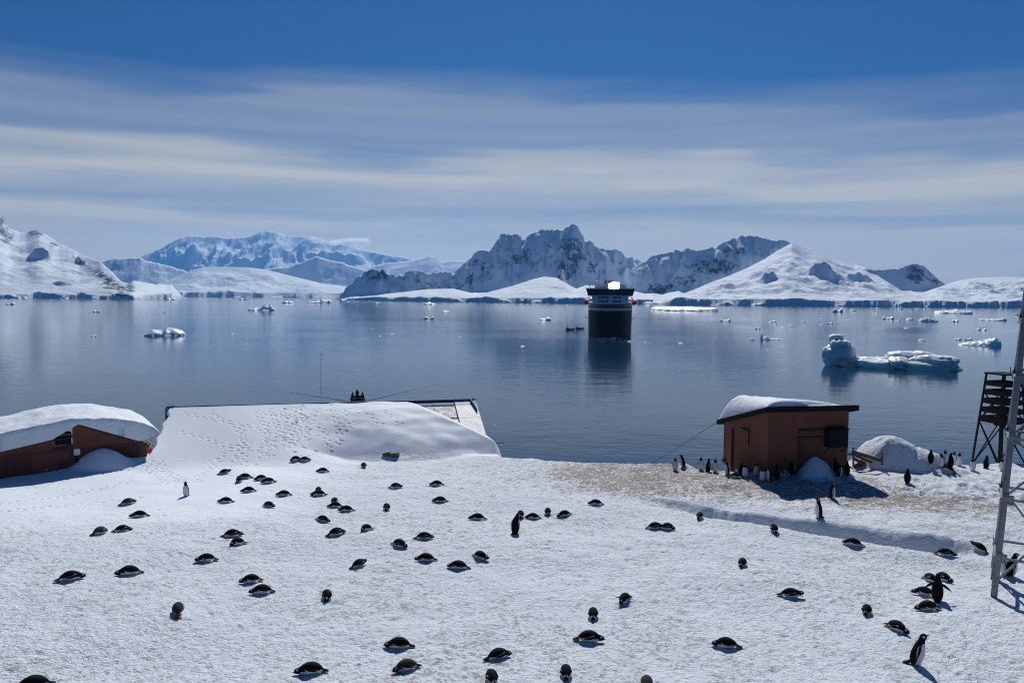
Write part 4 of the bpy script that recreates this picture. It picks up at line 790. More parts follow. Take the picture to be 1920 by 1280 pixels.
for i, (x, y, lb, pl) in enumerate(((1070, 618, 'small dark inflatable boat waiting a little away from the ship', 'lone boat away from the ship'), (1088, 616.5, 'small dark inflatable boat close along the hull of the ship', 'boat along the hull of the ship'))):
    q = at_z(x, y, 0.0); inflatable((q.x, q.y, -.05), R(20 + 10 * i), lb, None, 3, ('person in dark suit sitting in the ' + pl, 'person in dark suit standing in the ' + pl), 'people sitting in the ' + pl, 5 + i)
# low wake ridges trailing behind the incoming boat
def wake():
    m = MB(); back = Vector((-math.cos(R(-75)), -math.sin(R(-75)), 0)); side = Vector((-back.y, back.x, 0))
    for sd in (-1, 1):
        for k in range(3):
            L = 34 - 6 * k; rows = []
            for i in range(30):
                s = i / 29 * L; c = Vector((bz.x, bz.y, .004)) + back * (s * .9) + side * (sd * (1.4 + s * (.62 - .05 * k)) ) + side * (.25 * math.sin(s * .9 + k)); w = .35 + .03 * s; h = .05 * (1 - s / L) + .008
                dv = side * w; rows.append([c - dv, c - dv * .5 + Vector((0, 0, h * .6)), c + Vector((0, 0, h)), c + dv * .5 + Vector((0, 0, h * .6)), c + dv])
            o = len(m.v); m.v += [p for r in rows for p in r]
            for i in range(29):
                for j in range(4): a = o + i * 5 + j; m.f.append((a, a + 1, a + 6, a + 5))
    tag(m.build('boat_wake', WATER, None, True), 'v-shaped ripples behind the boat', None, None, 'stuff')
wake()

# ------------------------------------------------------------------ expedition ship, bow on
def ship():
    bow = at_z(1143, 632, 0.0); ax = Vector((bow.x, bow.y, 0)).normalized(); rt = Vector((ax.y, -ax.x, 0)); o0 = Vector((bow.x, bow.y, 0))
    P = lambda s, w, z: o0 + ax * s + rt * w + Vector((0, 0, z))
    NAVY = pmat('black_hull', (0.006, 0.007, 0.010), (0.010, 0.011, 0.015), 0.6, .2, spec=0.15); REDB = pmat('red_band', (0.34, 0.045, 0.03), (0.26, 0.04, 0.03), 0.4, .3)
    SHW = pmat('ship_white', (0.82, 0.83, 0.85), (0.74, 0.75, 0.78), 0.4, .4); GLS = pmat('ship_glass', (0.015, 0.02, 0.028), (0.02, 0.025, 0.03), 0.15, .5)
    t = empty('expedition_ship', P(0, 0, 0), 'black and white expedition ship with red band lying bow on in the bay', 'ship')
    S = [0, 2, 5, 9, 14, 20, 28, 38, 60, 90, 112]; HD = [.25, 2.6, 5.0, 7.4, 9.2, 10.3, 10.75, 10.8, 10.8, 10.8, 9.8]; HW = [.1, 1.6, 3.8, 6.2, 8.3, 9.7, 10.5, 10.7, 10.7, 10.7, 9.0]
    def half(i, z): return HW[i] + (HD[i] - HW[i]) * max(0, min(1, z / 11.0)) ** .8
    def rake(i, z): return S[i] - (2.2 * (z / 12) if i < 3 else 0) + (2.0 if i < 2 else 0)
    def band(z0, z1, name, mt, extra=0.0, nz=5):
        rings = []
        for i in range(len(S)):
            zs = [z0 + (z1 - z0) * k / nz for k in range(nz + 1)]
            rings.append([P(rake(i, z), -half(i, z) - extra, z) for z in zs] + [P(rake(i, z), half(i, z) + extra, z) for z in zs[::-1]])
        return MB().loft(rings).build(name, mt, t, True)
    band(-1.5, 12.0, 'hull', NAVY, 0, 8); wb = band(12.0, 13.3, 'white_band', SHW, .02, 1); band(13.3, 15.1, 'red_band', REDB, .05, 1); band(15.1, 16.0, 'bulwark', SHW, .03, 1)
    for i in range(14):
        w = -9.1 + 1.4 * i; s = np.interp(abs(w), HD[:6], [0, 2, 5, 9, 14, 20]) - .25
        MB().ball(P(float(s) - .3, w, 14.1), .16, .16, .16, 8, 4).build('porthole', GLS, t)
    MB().bar(P(-2.6, 0, 6), P(-2.4, 0, 12.4), .5, .35).build('stem', NAVY, t)
    for w in (-4, 4): MB().ball(P(7.0, w * 1.35, 7.6), .5, .5, .7, 8, 5).build('anchor', BLACK, t, True)
    sp = MB().hexa([P(13, -8.2, 15.2), P(13, 8.2, 15.2), P(100, 10.3, 15.2), P(100, -10.3, 15.2), P(14, -8.8, 19.3), P(14, 8.8, 19.3), P(100, 10.3, 19.3), P(100, -10.3, 19.3)]).build('superstructure', SHW, t)
    for z, ws in ((15.75, ((-5.6, -.9), (1.3, 5.2))), (17.75, ((-5.8, -.7), (1.3, 5.2)))):
        for w0, w1 in ws:
            n = 4; st = (w1 - w0) / n
            for k in range(n): MB().obox(P(12.85 + (z - 15.2) * .24, w0 + st * k + .1, z), rt * (st - .2), ax * .3, (0, 0, 1.05)).build('window', GLS, sp)
    MB().bar(P(3.5, 0, 15.9), P(3.5, 0, 19.2), .35, .35).build('jack_mast', SHW, t)
    b = MB().hexa([P(12.5, -10.6, 19.3), P(12.5, 10.6, 19.3), P(21, 10.9, 19.3), P(21, -10.9, 19.3), P(11.6, -11.4, 22.2), P(11.6, 11.4, 22.2), P(21, 11.4, 22.2), P(21, -11.4, 22.2)]).build('bridge', BLACK, t)
    for k in range(16):
        w = -10.6 + 1.33 * k; f = lambda z: 12.5 - .9 * (z - 19.3) / 2.9
        MB().hexa([P(f(19.8) - .06, w, 19.8), P(f(19.8) - .06, w + 1.2, 19.8), P(f(19.8) + .2, w + 1.2, 19.8), P(f(19.8) + .2, w, 19.8), P(f(21.7) - .06, w, 21.7), P(f(21.7) - .06, w + 1.2, 21.7), P(f(21.7) + .2, w + 1.2, 21.7), P(f(21.7) + .2, w, 21.7)]).build('window', GLS, b)
    MB().obox(P(11.3, -11.7, 22.2), rt * 23.4, ax * 12, (0, 0, .45)).build('bridge_roof', SHW, b)
    MB().obox(P(12.4, -10.4, 18.85), rt * 20.8, ax * 6, (0, 0, .45)).build('bridge_sill', SHW, b)
    MB().obox(P(26, -9, 19.3), rt * 18, ax * 60, (0, 0, 3.3)).build('upper_deck', SHW, t)
    ob = MB().obox(P(17, -7.6, 22.6), rt * 15.2, ax * 14, (0, 0, 1.9)).build('observation_deck', SHW, t)
    MB().obox(P(16.7, -7.9, 24.5), rt * 15.8, ax * 14.6, (0, 0, .3)).build('deck_roof', SHW, ob)
    for s_ in (-1, 1): MB().hexa([P(15.2, s_ * 9.6, 22.6), P(15.5, s_ * 9.6, 22.6), P(15.5, s_ * 9.2, 22.6), P(15.2, s_ * 9.2, 22.6), P(16.2, s_ * 11, 25.0), P(16.6, s_ * 11, 25.0), P(16.6, s_ * 10.4, 25.0), P(16.2, s_ * 10.4, 25.0)][::1]).build('wind_deflector', SHW, ob)
    # added mirror panes above the deck, tilted to throw a sun glint at the camera
    mid = P(15.0, 1.7, 23.75); hv = (SUNV + (CAM - mid).normalized()).normalized(); e1 = rt - hv * rt.dot(hv); e1.normalize(); e2 = hv.cross(e1).normalized()
    MIR = bpy.data.materials.new('glint_mirror'); MIR.use_nodes = True; pb_ = MIR.node_tree.nodes['Principled BSDF']; pb_.inputs['Metallic'].default_value = 1; pb_.inputs['Roughness'].default_value = .04; pb_.inputs['Base Color'].default_value = (.9, .9, .9, 1)
    for k in range(3):
        c = mid + e1 * (-1.65 + 1.65 * k); L2 = 4.6 if k == 1 else 3.4
        MB().hexa([c - e1 * .8 - e2 * L2 - hv * .06, c + e1 * .8 - e2 * L2 - hv * .06, c + e1 * .8 + e2 * L2 - hv * .06, c - e1 * .8 + e2 * L2 - hv * .06, c - e1 * .8 - e2 * L2, c + e1 * .8 - e2 * L2, c + e1 * .8 + e2 * L2, c - e1 * .8 + e2 * L2]).build('glint_pane', MIR, ob)
    m = MB().bar(P(24, -1.5, 24.6), P(24, -1.5, 29.6), .5, .5).bar(P(24, -3.2, 27.2), P(24, .4, 27.2), .3, .3).bar(P(24, -2.6, 28.4), P(24, -.4, 28.4), .2, .2).build('mast', SHW, t)
    for w, z, r_ in ((-6.6, 25.6, .9), (-4.0, 25.2, .6), (4.6, 25.3, .7)): MB().ball(P(22, w, z), r_, r_, r_, 12, 8).build('radar_dome', SHW, t, True)
    MB().bar(P(24, 2.6, 24.6), P(24, 2.6, 28.2), .2, .2).build('aerial', SHW, t); MB().bar(P(23, -8.6, 22.6), P(23, -8.6, 25.6), .2, .2).build('aerial', SHW, t); MB().bar(P(23, 8.9, 22.6), P(23, 8.9, 25.2), .2, .2).build('aerial', SHW, t)
    MB().hexa([P(66, -4, 22.6), P(66, 4, 22.6), P(78, 4, 22.6), P(78, -4, 22.6), P(70, -3, 27.5), P(70, 3, 27.5), P(78, 3, 27.5), P(78, -3, 27.5)]).build('funnel', REDB, t)
    for s_ in (-1, 1):
        for k in range(2):
            lb = MB().ball(P(36 + 14 * k, s_ * 11.9, 16.0), 1.25, 4.6, 1.5, 12, 8).build('lifeboat', ORANGE, t, True); MB().bar(P(36 + 14 * k, s_ * 10.4, 18.4), P(36 + 14 * k, s_ * 11.9, 17.5), .25, .25).build('davit', SHW, lb)
        MB().bar(P(34, s_ * 10.6, 7), P(33, s_ * 12.6, 8.6), .25, .2).build('gangway_boom', BLACK, t)
ship()

# ------------------------------------------------------------------ icebergs and floes
def berg_mesh(prof, width, depth, seed, nx=70, ny=34, rough=0.16, flat=2.6):
    """floating ice as a closed lump: upper side from the skyline profile, under side just below the water"""
    t = np.linspace(0, 1, nx); w = np.linspace(-1, 1, ny); T, Wd = np.meshgrid(t, w)
    p = np.interp(T + 0.02 * fbm(T * 6, Wd * 2, 2, seed), *zip(*prof)); hm = max(q[1] for q in prof)
    outline = (1 - np.abs(2 * T - 1) ** 4) ** 0.5 * (1 + 0.25 * fbm(T * 5, T * 0 + .3, 3, seed + 1))
    edge = np.clip(1 - np.abs(Wd / np.maximum(outline, .02)) ** flat, 0, 1) ** 0.45
    lean = 0.55 + 0.45 * np.clip(1 - np.abs(Wd - 0.15), 0, 1)
    h = p * edge * lean * (1 + rough * 2 * fbm(T * 9, Wd * 3, 4, seed + 2)) + hm * rough * (ridged(T * 7, Wd * 2.5, 4, seed + 3) - .6) * edge
    h = np.where(edge <= 0.02, -.25, np.maximum(h, 0.02))
    X = (T - .5) * width; Y = Wd * depth / 2 + 0.1 * depth * fbm(T * 4, Wd, 2, seed + 4)
    top = np.stack([X, Y, h], -1).reshape(-1, 3); bot = np.stack([X * .98, Y * .98, np.full(X.shape, -.6)], -1).reshape(-1, 3); n = len(top)
    me = np_mesh('ice', np.concatenate([top, bot]), np.concatenate([grid_faces(ny, nx), grid_faces(ny, nx, True) + n]), False)
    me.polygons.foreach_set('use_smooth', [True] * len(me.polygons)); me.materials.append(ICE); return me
def berg(name, x0, x1, yw, prof_px, label, cat='iceberg', group=None, dr=0.4, seed=1, **kw):
    c = at_z((x0 + x1) / 2, yw, 0.0); k = c.y / F; prof = [((x - x0) / (x1 - x0), max(h * k, .02)) for x, h in prof_px]
    me = berg_mesh(prof, (x1 - x0) * k, (x1 - x0) * k * dr, seed, **kw); ob = link(bpy.data.objects.new(name, me)); ob.location = (c.x, c.y + (x1 - x0) * k * dr * .35, 0); ob.rotation_euler.z = -math.atan2(c.x, c.y)
    return tag(ob, label, cat, group)
def lump(c, r, seed, p=2.6, amp=.15, nu=64, nv=40):
    th = np.linspace(0, 2 * np.pi, nu, endpoint=False); ph = np.linspace(.04, np.pi - .04, nv); T, Pq = np.meshgrid(th, ph)
    f = lambda v: np.sign(v) * np.abs(v) ** (2 / p)
    x = f(np.sin(Pq)) * f(np.cos(T)); y = f(np.sin(Pq)) * f(np.sin(T)); z = f(np.cos(Pq))
    d = 1 + amp * (1.5 * fbm(x * 1.6 + z * .8 + seed, y * 1.6 - z * 1.1, 4, seed) + .8 * (ridged(x * 2 + seed, z * 2 + y, 3, seed + 5) - .6))
    V = np.stack([c[0] + x * d * r[0], c[1] + y * d * r[1], c[2] + z * d * r[2]], -1).reshape(-1, 3)
    i = np.arange(nv - 1)[:, None] * nu; k = np.arange(nu)[None]; q = np.stack([i + k, i + nu + k, i + nu + (k + 1) % nu, i + (k + 1) % nu], -1).reshape(-1, 4); return V, q
def big_berg():
    c0 = at_z(1672, 690, 0.0); k = c0.y / F; Vs = []; Fs = []; n = 0
    L = [(1590, 18, 27, 22, 4.0, 3.2, 1), (1591, 30, 18, 20, 3.2, 3.4, 2), (1580, 48, 11, 11, 2.0, 3.6, 3), (1586, 53, 9, 6, 1.6, 3.0, 4), (1598, 30, 12, 14, 2.4, 2.6, 5), (1566, 21, 8, 12, 1.6, 2.6, 6), (1602, 7, 30, 12, 4.2, 2.8, 7),
         (1700, 4, 86, 12, 6.0, 3.4, 8), (1716, 14, 48, 18, 3.6, 2.4, 9), (1748, 12, 40, 14, 4.4, 3.4, 10), (1652, 8, 34, 11, 3.6, 2.4, 11), (1692, 10, 20, 13, 5.6, 2.2, 12), (1630, 6, 24, 9, 3.0, 2.4, 13), (1768, 9, 20, 13, 4.0, 4.0, 14)]
    for (x, h, hw, hh, dep, p, sd) in L:
        V, q = lump(((x - 1672) * k, (1.5 if sd in (9, 3, 4) else 0) - (2.0 if sd == 12 else 0), h * k), (hw * k, dep, hh * k), sd + 30, p); Vs.append(V); Fs.append(q + n); n += len(V)
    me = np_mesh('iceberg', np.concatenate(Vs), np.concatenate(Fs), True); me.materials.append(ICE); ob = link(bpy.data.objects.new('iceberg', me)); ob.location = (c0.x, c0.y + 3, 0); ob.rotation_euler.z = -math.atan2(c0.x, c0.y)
    tag(ob, 'big iceberg with an upright blue knob at one end of a low white shelf', 'iceberg')
big_berg()
berg('iceberg', 268, 340, 630, [(268, 2), (275, 6), (283, 12), (292, 11), (300, 10), (307, 16), (320, 14), (335, 9), (340, 4)], 'small white iceberg with a dipped middle alone on open water', dr=.45, seed=5, rough=.05)
berg('iceberg', 1808, 1878, 648, [(1808, 2), (1830, 6), (1850, 10), (1860, 14), (1870, 14), (1876, 10), (1878, 4)], 'wedge shaped blue white iceberg beyond the big low iceberg', dr=.4, seed=6)
berg('iceberg', 1225, 1350, 583, [(1225, 6), (1240, 7), (1290, 8), (1340, 7), (1350, 6)], 'flat tabular iceberg below the mountain spur', dr=.5, seed=7, rough=.05, flat=6)
berg('iceberg', 463, 512, 582, [(463, 2), (475, 5), (485, 4), (492, 10), (500, 11), (506, 8), (512, 3)], 'jagged blue iceberg in front of the low white hills', dr=.5, seed=8, rough=.25)
berg('iceberg', 1762, 1825, 588, [(1762, 4), (1780, 6), (1800, 8), (1825, 5)], 'broad flat white iceberg in the brash under the far white slope', dr=.5, seed=9, rough=.1)
berg('iceberg', 1843, 1888, 601, [(1843, 4), (1850, 3), (1870, 3), (1884, 5), (1888, 3)], 'low dished blue iceberg in the brash', dr=.4, seed=10)
berg('iceberg', 1727, 1760, 603, [(1727, 2), (1735, 8), (1745, 7), (1760, 3)], 'humped blue iceberg in the brash below the dark rocky peak', dr=.5, seed=12)
berg('iceberg', 1428, 1464, 637, [(1428, 9), (1431, 12), (1433, 4), (1440, 7), (1447, 3), (1458, 2), (1464, 2)], 'pale blue spiky ice piece with a low tail', dr=.4, seed=13)
berg('iceberg', 575, 620, 568, [(575, 2), (590, 3), (600, 7), (615, 7), (620, 3)], 'tabular iceberg near the foot of the rocky knob', dr=.5, seed=15)
berg('iceberg', 790, 822, 563, [(790, 2), (800, 5), (812, 6), (822, 2)], 'white iceberg at the foot of the castle shaped mountain', dr=.6, seed=16)
rng = random.Random(21)
protos = []
for k in range(6):
    r2 = random.Random(40 + k); prof = [(0, .02)] + [(i / 6, r2.uniform(.06, .30)) for i in range(1, 6)] + [(1, .02)]
    protos.append(berg_mesh(prof, 1.0, .6, 50 + k, 18, 12, .2))
small = [(320, 562, 16), (20, 571, 17), (182, 585, 14), (170, 587, 8), (310, 586, 8), (385, 581, 7), (176, 631, 9), (163, 619, 6), (460, 645, 8), (510, 628, 6), (435, 626, 6), (540, 568, 24), (455, 562, 16), (430, 561, 10), (645, 564, 14),
         (708, 570, 14), (806, 571, 26), (836, 584, 16), (804, 598, 22), (1023, 600, 24), (735, 626, 8), (820, 621, 6), (862, 632, 6), (980, 649, 9), (912, 577, 6), (1065, 573, 8), (1360, 602, 21), (1448, 604, 14), (1455, 608, 10), (1484, 612, 13), (1420, 617, 10), (1540, 594, 8), (1556, 607, 12), (1541, 609, 8),
         (1410, 637, 12), (1276, 643, 10), (1302, 609, 4), (1505, 604, 8), (1465, 613, 7), (1398, 597, 5), (1388, 594, 5), (1590, 601, 10), (1570, 585, 22), (1683, 602, 10), (1665, 598, 22), (1705, 599, 14), (1838, 614, 8), (1845, 613, 8), (1840, 619, 18), (1796, 637, 16), (1815, 637, 16), (1700, 615, 10), (1730, 638, 16), (1620, 635, 8), (1790, 603, 14), (1905, 590, 10), (1640, 588, 10), (1600, 583, 12), (1690, 580, 14), (1720, 579, 10), (1240, 568, 22), (1215, 573, 12), (1330, 569, 14), (1375, 571, 10), (1440, 655, 5), (1468, 649, 5), (698, 617, 5), (712, 630, 5), (1180, 640, 8), (1150, 634, 10), (1210, 641, 6), (940, 833, 4), (928, 797, 3)]
for i, (x, y, w) in enumerate(small):
    c = at_z(x, y, 0.0); k = c.y / F; ob = link(bpy.data.objects.new('ice_floe', protos[i % 6])); wd = w * k; hz = wd * rng.uniform(.7, 1.3) * (1.0 if w > 5 else .7)
    ob.location = (c.x, c.y, 0); ob.scale = (wd, wd * rng.uniform(.7, 1.2), hz); ob.rotation_euler.z = rng.uniform(-.4, .4)
    if x < 700: lb, g = 'small ice floe drifting on the open water before the low white hills', 'ice floes before the low white hills'
    elif x < 1100: lb, g = 'small ice floe drifting below the castle shaped mountain', 'ice floes below the castle shaped mountain'
    elif x < 1500: lb, g = 'small ice floe drifting between the ship and the long mountain spur', 'ice floes below the mountain spur'
    else: lb, g = 'small ice floe in the brash around the big iceberg', 'ice floes around the big iceberg'
    tag(ob, lb, 'ice floe', g)
def brash():
    V = []; Fc = []; r = random.Random(77)
    def lump(c, s):
        o = len(V); h = s * r.uniform(.15, .5); n = 5; a0 = r.uniform(0, 6)
        for j in range(n): a = a0 + 6.283 * j / n; q = s * r.uniform(.35, .6); V.append((c.x + q * math.cos(a), c.y + q * math.sin(a), -.05))
        V.append((c.x + r.uniform(-.2, .2) * s, c.y + r.uniform(-.2, .2) * s, h))
        for j in range(n): Fc.append((o + j, o + (j + 1) % n, o + n))
    for _ in range(2600):
        x = r.uniform(-60, 1990); foot = np.interp(x, [0, 330, 640, 1100, 1260, 1450, 1900], [560.5, 557.5, 563, 570.5, 572.5, 575, 577.5]); y = foot + abs(r.gauss(0, 1)) * (1.6 if x < 1150 else 4.0) + .3
        c = at_z(x, y, 0.0); lump(c, r.uniform(.6, 2.2) * (c.y / F) * (1.0 if r.random() < .9 else 2.2))
    for _ in range(800):
        x = r.uniform(1280, 1990); y = 576 + r.random() ** 1.6 * 75; c = at_z(x, y, 0.0); lump(c, r.uniform(.5, 1.8) * c.y / F)
    for (x0, y0, x1, y1, n, sp) in ((690, 622, 950, 621, 60, .8), (870, 620, 1250, 632, 190, .7), (1190, 630, 1460, 636, 150, 1.6), (1480, 634, 1560, 630, 30, 2), (560, 616, 620, 615, 12, .8), (240, 616, 270, 617, 20, .3), (0, 618, 200, 620, 50, 1.0), (380, 615, 560, 616, 50, 1.4), (1290, 614, 1500, 616, 40, .6), (1640, 611, 1760, 612, 50, .6), (1560, 634, 1800, 638, 60, 1.2), (1100, 634, 1190, 634, 50, .8), (1090, 640, 1190, 641, 20, 1.5)):
        for _ in range(n):
            k = r.random(); c = at_z(x0 + (x1 - x0) * k, y0 + (y1 - y0) * k + r.gauss(0, sp), 0.0); lump(c, r.uniform(.6, 2.0) * c.y / F)
    me = bpy.data.meshes.new('brash_ice'); me.from_pydata(V, [], Fc); me.update(); me.materials.append(ICE)
    tag(link(bpy.data.objects.new('brash_ice', me)), 'scattered crumbs of brash ice on the bay', None, None, 'stuff')
brash()

# ------------------------------------------------------------------ penguins
BILL = pmat('orange_bill', (0.35, 0.10, 0.03), (0.05, 0.03, 0.025), 0.4, 30); FOOT = pmat('orange_foot', (0.55, 0.22, 0.08), (0.4, 0.15, 0.06), 0.6, 30)
FLIP = pmat('black_flipper', (0.010, 0.010, 0.011), (0.016, 0.015, 0.016), 0.85, 30, spec=0.12); FEDGE = pmat('white_flipper_edge', (0.7, 0.7, 0.7), (0.6, 0.6, 0.6), 0.6, 30)
def ipol(rows, n):
    rows = np.array(rows, float); s = np.linspace(0, 1, len(rows)); q = np.linspace(0, 1, n); out = []
    for c in range(rows.shape[1]):
        y = rows[:, c]; d = np.gradient(y, s); i = np.clip(np.searchsorted(s, q, 'right') - 1, 0, len(s) - 2); h = s[i + 1] - s[i]; t = (q - s[i]) / h
        out.append((2 * t**3 - 3 * t**2 + 1) * y[i] + (t**3 - 2 * t**2 + t) * h * d[i] + (-2 * t**3 + 3 * t**2) * y[i + 1] + (t**3 - t**2) * h * d[i + 1])
    return np.stack(out, -1)
def colour_mesh(me, cols):
    a = me.color_attributes.new('plumage', 'FLOAT_COLOR', 'POINT'); a.data.foreach_set('color', np.asarray(cols, np.float32).ravel()); me.materials.append(PLUM)
def body_mesh(C, A, B, U, W, n, colour):
    """rings with centre C, half axes A along U and B along W"""
    th = np.arange(n) / n * 2 * np.pi; V = C[:, None, :] + (A[:, None] * np.cos(th)[None])[..., None] * U[:, None, :] + (B[:, None] * np.sin(th)[None])[..., None] * W[:, None, :]
    m = len(C); i = np.arange(m - 1)[:, None] * n; k = np.arange(n)[None]; q = np.stack([i + k, i + (k + 1) % n, i + n + (k + 1) % n, i + n + k], -1).reshape(-1, 4)
    me = np_mesh('penguin', V.reshape(-1, 3), q); cols = np.array([[colour(a / (m - 1), t) for t in th] for a in range(m)]); colour_mesh(me, np.concatenate([cols, np.ones((m, n, 1))], -1)); return me
def lying(turn=0.0, lift=0.0, shade=(0.008, 0.008, 0.009), white=0.66):
    rows = [(-.34, .07, .010, .010), (-.30, .085, .05, .04), (-.22, .105, .10, .08), (-.10, .125, .138, .112), (.02, .128, .150, .122), (.12, .118, .138, .112), (.20, .105, .108, .095), (.26, .095, .075, .075), (.31, .092, .062, .062), (.36, .088, .056, .056), (.405, .078, .040, .040), (.43, .070, .012, .012)]
    q = ipol(rows, 34); x, z, a, b = q.T; f = np.clip((x - .08) / .35, 0, 1); z = z + lift * f ** 1.3; b = np.maximum(b, .006); a = np.maximum(a, .006)
    y = turn * .16 * f ** 2; xx = x - abs(turn) * .05 * f ** 2; C = np.stack([xx, y, z], -1); T = np.gradient(C, axis=0); T /= np.linalg.norm(T, axis=1)[:, None]
    U = np.cross(T, [0, 0, 1]); U /= np.linalg.norm(U, axis=1)[:, None]; W = np.cross(U, T)
    def col(s, th):
        v = math.sin(th); X = np.interp(s, np.linspace(0, 1, 34), x)
        if X > .27:
            if .315 < X < .365 and .35 < v < .93: return (white,) * 3
            return tuple(c * .8 for c in shade)
        lim = -.12 if X > -.15 else -.12 + ( -.15 - X) * 1.5
        return (white, white, white * 1.02) if v < lim else shade
    return body_mesh(C, a, b, U, W, 26, col), C, q
def standing(lean=0.0, bow=0.0, shade=(0.008, 0.008, 0.009), white=0.7):
    rows = [(.015, -.02, .04, .04), (.05, -.02, .095, .085), (.13, -.005, .125, .118), (.24, .005, .134, .128), (.35, .012, .124, .115), (.45, .015, .100, .092), (.515, .018, .074, .070), (.56, .022, .060, .062), (.60, .030, .057, .064), (.64, .038, .053, .062), (.675, .040, .036, .042), (.69, .040, .008, .008)]
    q = ipol(rows, 34); z, x, a, b = q.T; f = np.clip((z - .42) / .27, 0, 1); x = x + lean * z + bow * .16 * f ** 1.5; z2 = z - abs(bow) * .10 * f ** 2; a = np.maximum(a, .006); b = np.maximum(b, .006)
    C = np.stack([x, x * 0, z2], -1); n = len(z); U = np.tile([0., 1., 0.], (n, 1)); T = np.gradient(C, axis=0); T /= np.linalg.norm(T, axis=1)[:, None]; W = np.cross(U, T) 
    def col(s, th):
        v = math.sin(th); zz = np.interp(s, np.linspace(0, 1, 34), z)
        if zz > .50:
            if .615 < zz < .66 and abs(v) < .42: return (white,) * 3
            return tuple(c * .8 for c in shade)
        return (white, white, white * 1.02) if v > .12 + (.25 if zz > .47 else 0) else shade
    return body_mesh(C, a, b, U, W, 26, col), C, q
def flipper_mesh(pts, w, flat):
    """flat tapering blade along pts, with the pale trailing edge"""
    pts = [Vector(p) for p in pts]; flat = Vector(flat).normalized(); rings = []
    ws = [.55, 1, .95, .75, .4, .08]; n = len(ws)
    for i in range(n):
        t = i / (n - 1) * (len(pts) - 1); k = min(int(t), len(pts) - 2); p = pts[k].lerp(pts[k + 1], t - k); d = (pts[k + 1] - pts[k]).normalized(); s = d.cross(flat).normalized()
        ww = w * ws[i]; th = .012 * (1 - .6 * i / n); rings.append([p - s * ww, p - s * ww * .4 + flat * th, p + s * ww * .5 + flat * th, p + s * ww, p + s * ww * .5 - flat * th, p - s * ww * .4 - flat * th])
    m = MB().loft(rings); me = bpy.data.meshes.new('flipper'); me.from_pydata([tuple(v) for v in m.v], [], m.f); me.update(); me.materials.append(FLIP); me.materials.append(FEDGE)
    for p in me.polygons:
        if len(p.vertices) == 4 and (p.index % 6) in (2,): p.material_index = 1
    return me
def mk(m, name, mat, smooth=True):
    me = bpy.data.meshes.new(name); me.from_pydata([tuple(v) for v in m.v], [], m.f); me.update(); me.materials.append(mat)
    if smooth: me.polygons.foreach_set('use_smooth', [True] * len(me.polygons))
    return me
def cone(p, d, L, r, n=8):
    p, d = Vector(p), Vector(d).normalized(); return MB().tube([p, p + d * L * .5, p + d * L], [r, r * .7, r * .12], n)
def lying_kit(turn, lift, fl, shade=(0.008, 0.008, 0.009), white=.66):
    me, C, q = lying(turn, lift, shade, white); tip = Vector(C[-2]); d = tip - Vector(C[-6]); kit = [('bill', mk(cone(tip - d.normalized() * .02, d, .075, .016), 'bill', BILL))]
    kit.append(('tail', mk(MB().hexa([(-.31, -.035, .055), (-.31, .035, .055), (-.31, .03, .10), (-.31, -.03, .10), (-.47, -.05, .035), (-.47, .05, .035), (-.47, .045, .048), (-.47, -.045, .048)]), 'tail', FLIP, False)))
    for s in (-1, 1):
        if fl == 1: pts = [(.13, .13 * s, .15), (.10, .25 * s, .12), (.02, .36 * s, .05)]; fw = (0, .3 * s, 1)
        else: pts = [(.15, .128 * s, .155), (.0, .158 * s, .125), (-.17, .125 * s, .085)]; fw = (0, s, .45)
        kit.append(('flipper', flipper_mesh(pts, .042, fw)))
        kit.append(('foot', mk(MB().hexa([(-.28, .05 * s - .03, .005), (-.28, .05 * s + .03, .005), (-.28, .05 * s + .03, .04), (-.28, .05 * s - .03, .04), (-.41, .06 * s - .045, 0), (-.41, .06 * s + .045, 0), (-.41, .06 * s + .045, .018), (-.41, .06 * s - .045, .018)]), 'foot', FOOT, False)))
    return me, kit
def standing_kit(lean, bow, fl, up=0.0, shade=(0.008, 0.008, 0.009)):
    me, C, q = standing(lean, bow, shade); hd = Vector(C[-6]); dz = up - abs(bow) * .9; kit = [('bill', mk(cone(hd + Vector((.045, 0, .0)), (1, 0, dz), .085, .017), 'bill', BILL))]
    kit.append(('tail', mk(MB().hexa([(-.08, -.04, .05), (-.08, .04, .05), (-.06, .035, .11), (-.06, -.035, .11), (-.22, -.05, .005), (-.22, .05, .005), (-.22, .04, .02), (-.22, -.04, .02)]), 'tail', FLIP, False)))
    for s in (-1, 1):
        x0 = lean * .44 + .01
        if fl == 1: pts = [(x0, .085 * s, .44), (x0 - .02, .20 * s, .37), (x0 - .04, .32 * s, .28)]; fw = (1, 0, .2)
        else: pts = [(x0, .098 * s, .45), (x0 - .01 - lean * .1, .142 * s, .33), (x0 - .02 - lean * .2, .145 * s, .19)]; fw = (0, s, .1)
        kit.append(('flipper', flipper_mesh(pts, .036, fw)))
        kit.append(('foot', mk(MB().hexa([(-.04, .06 * s - .03, -.005), (-.04, .06 * s + .03, -.005), (-.04, .06 * s + .025, .035), (-.04, .06 * s - .025, .035), (.12, .07 * s - .045, -.005), (.12, .07 * s + .045, -.005), (.12, .07 * s + .04, .012), (.12, .07 * s - .04, .012)]), 'foot', FOOT, False)))
    return me, kit
GREY = (.045, .041, .037)
LK = {'n': lying_kit(0, 0, 0), 'l': lying_kit(.9, 0, 0), 'r': lying_kit(-.9, 0, 0), 'u': lying_kit(.2, .07, 0), 'f': lying_kit(.3, .02, 1), 'g': lying_kit(.3, 0, 0, GREY, .5), 'd': lying_kit(-.3, -.01, 0, (.013, .012, .012))}
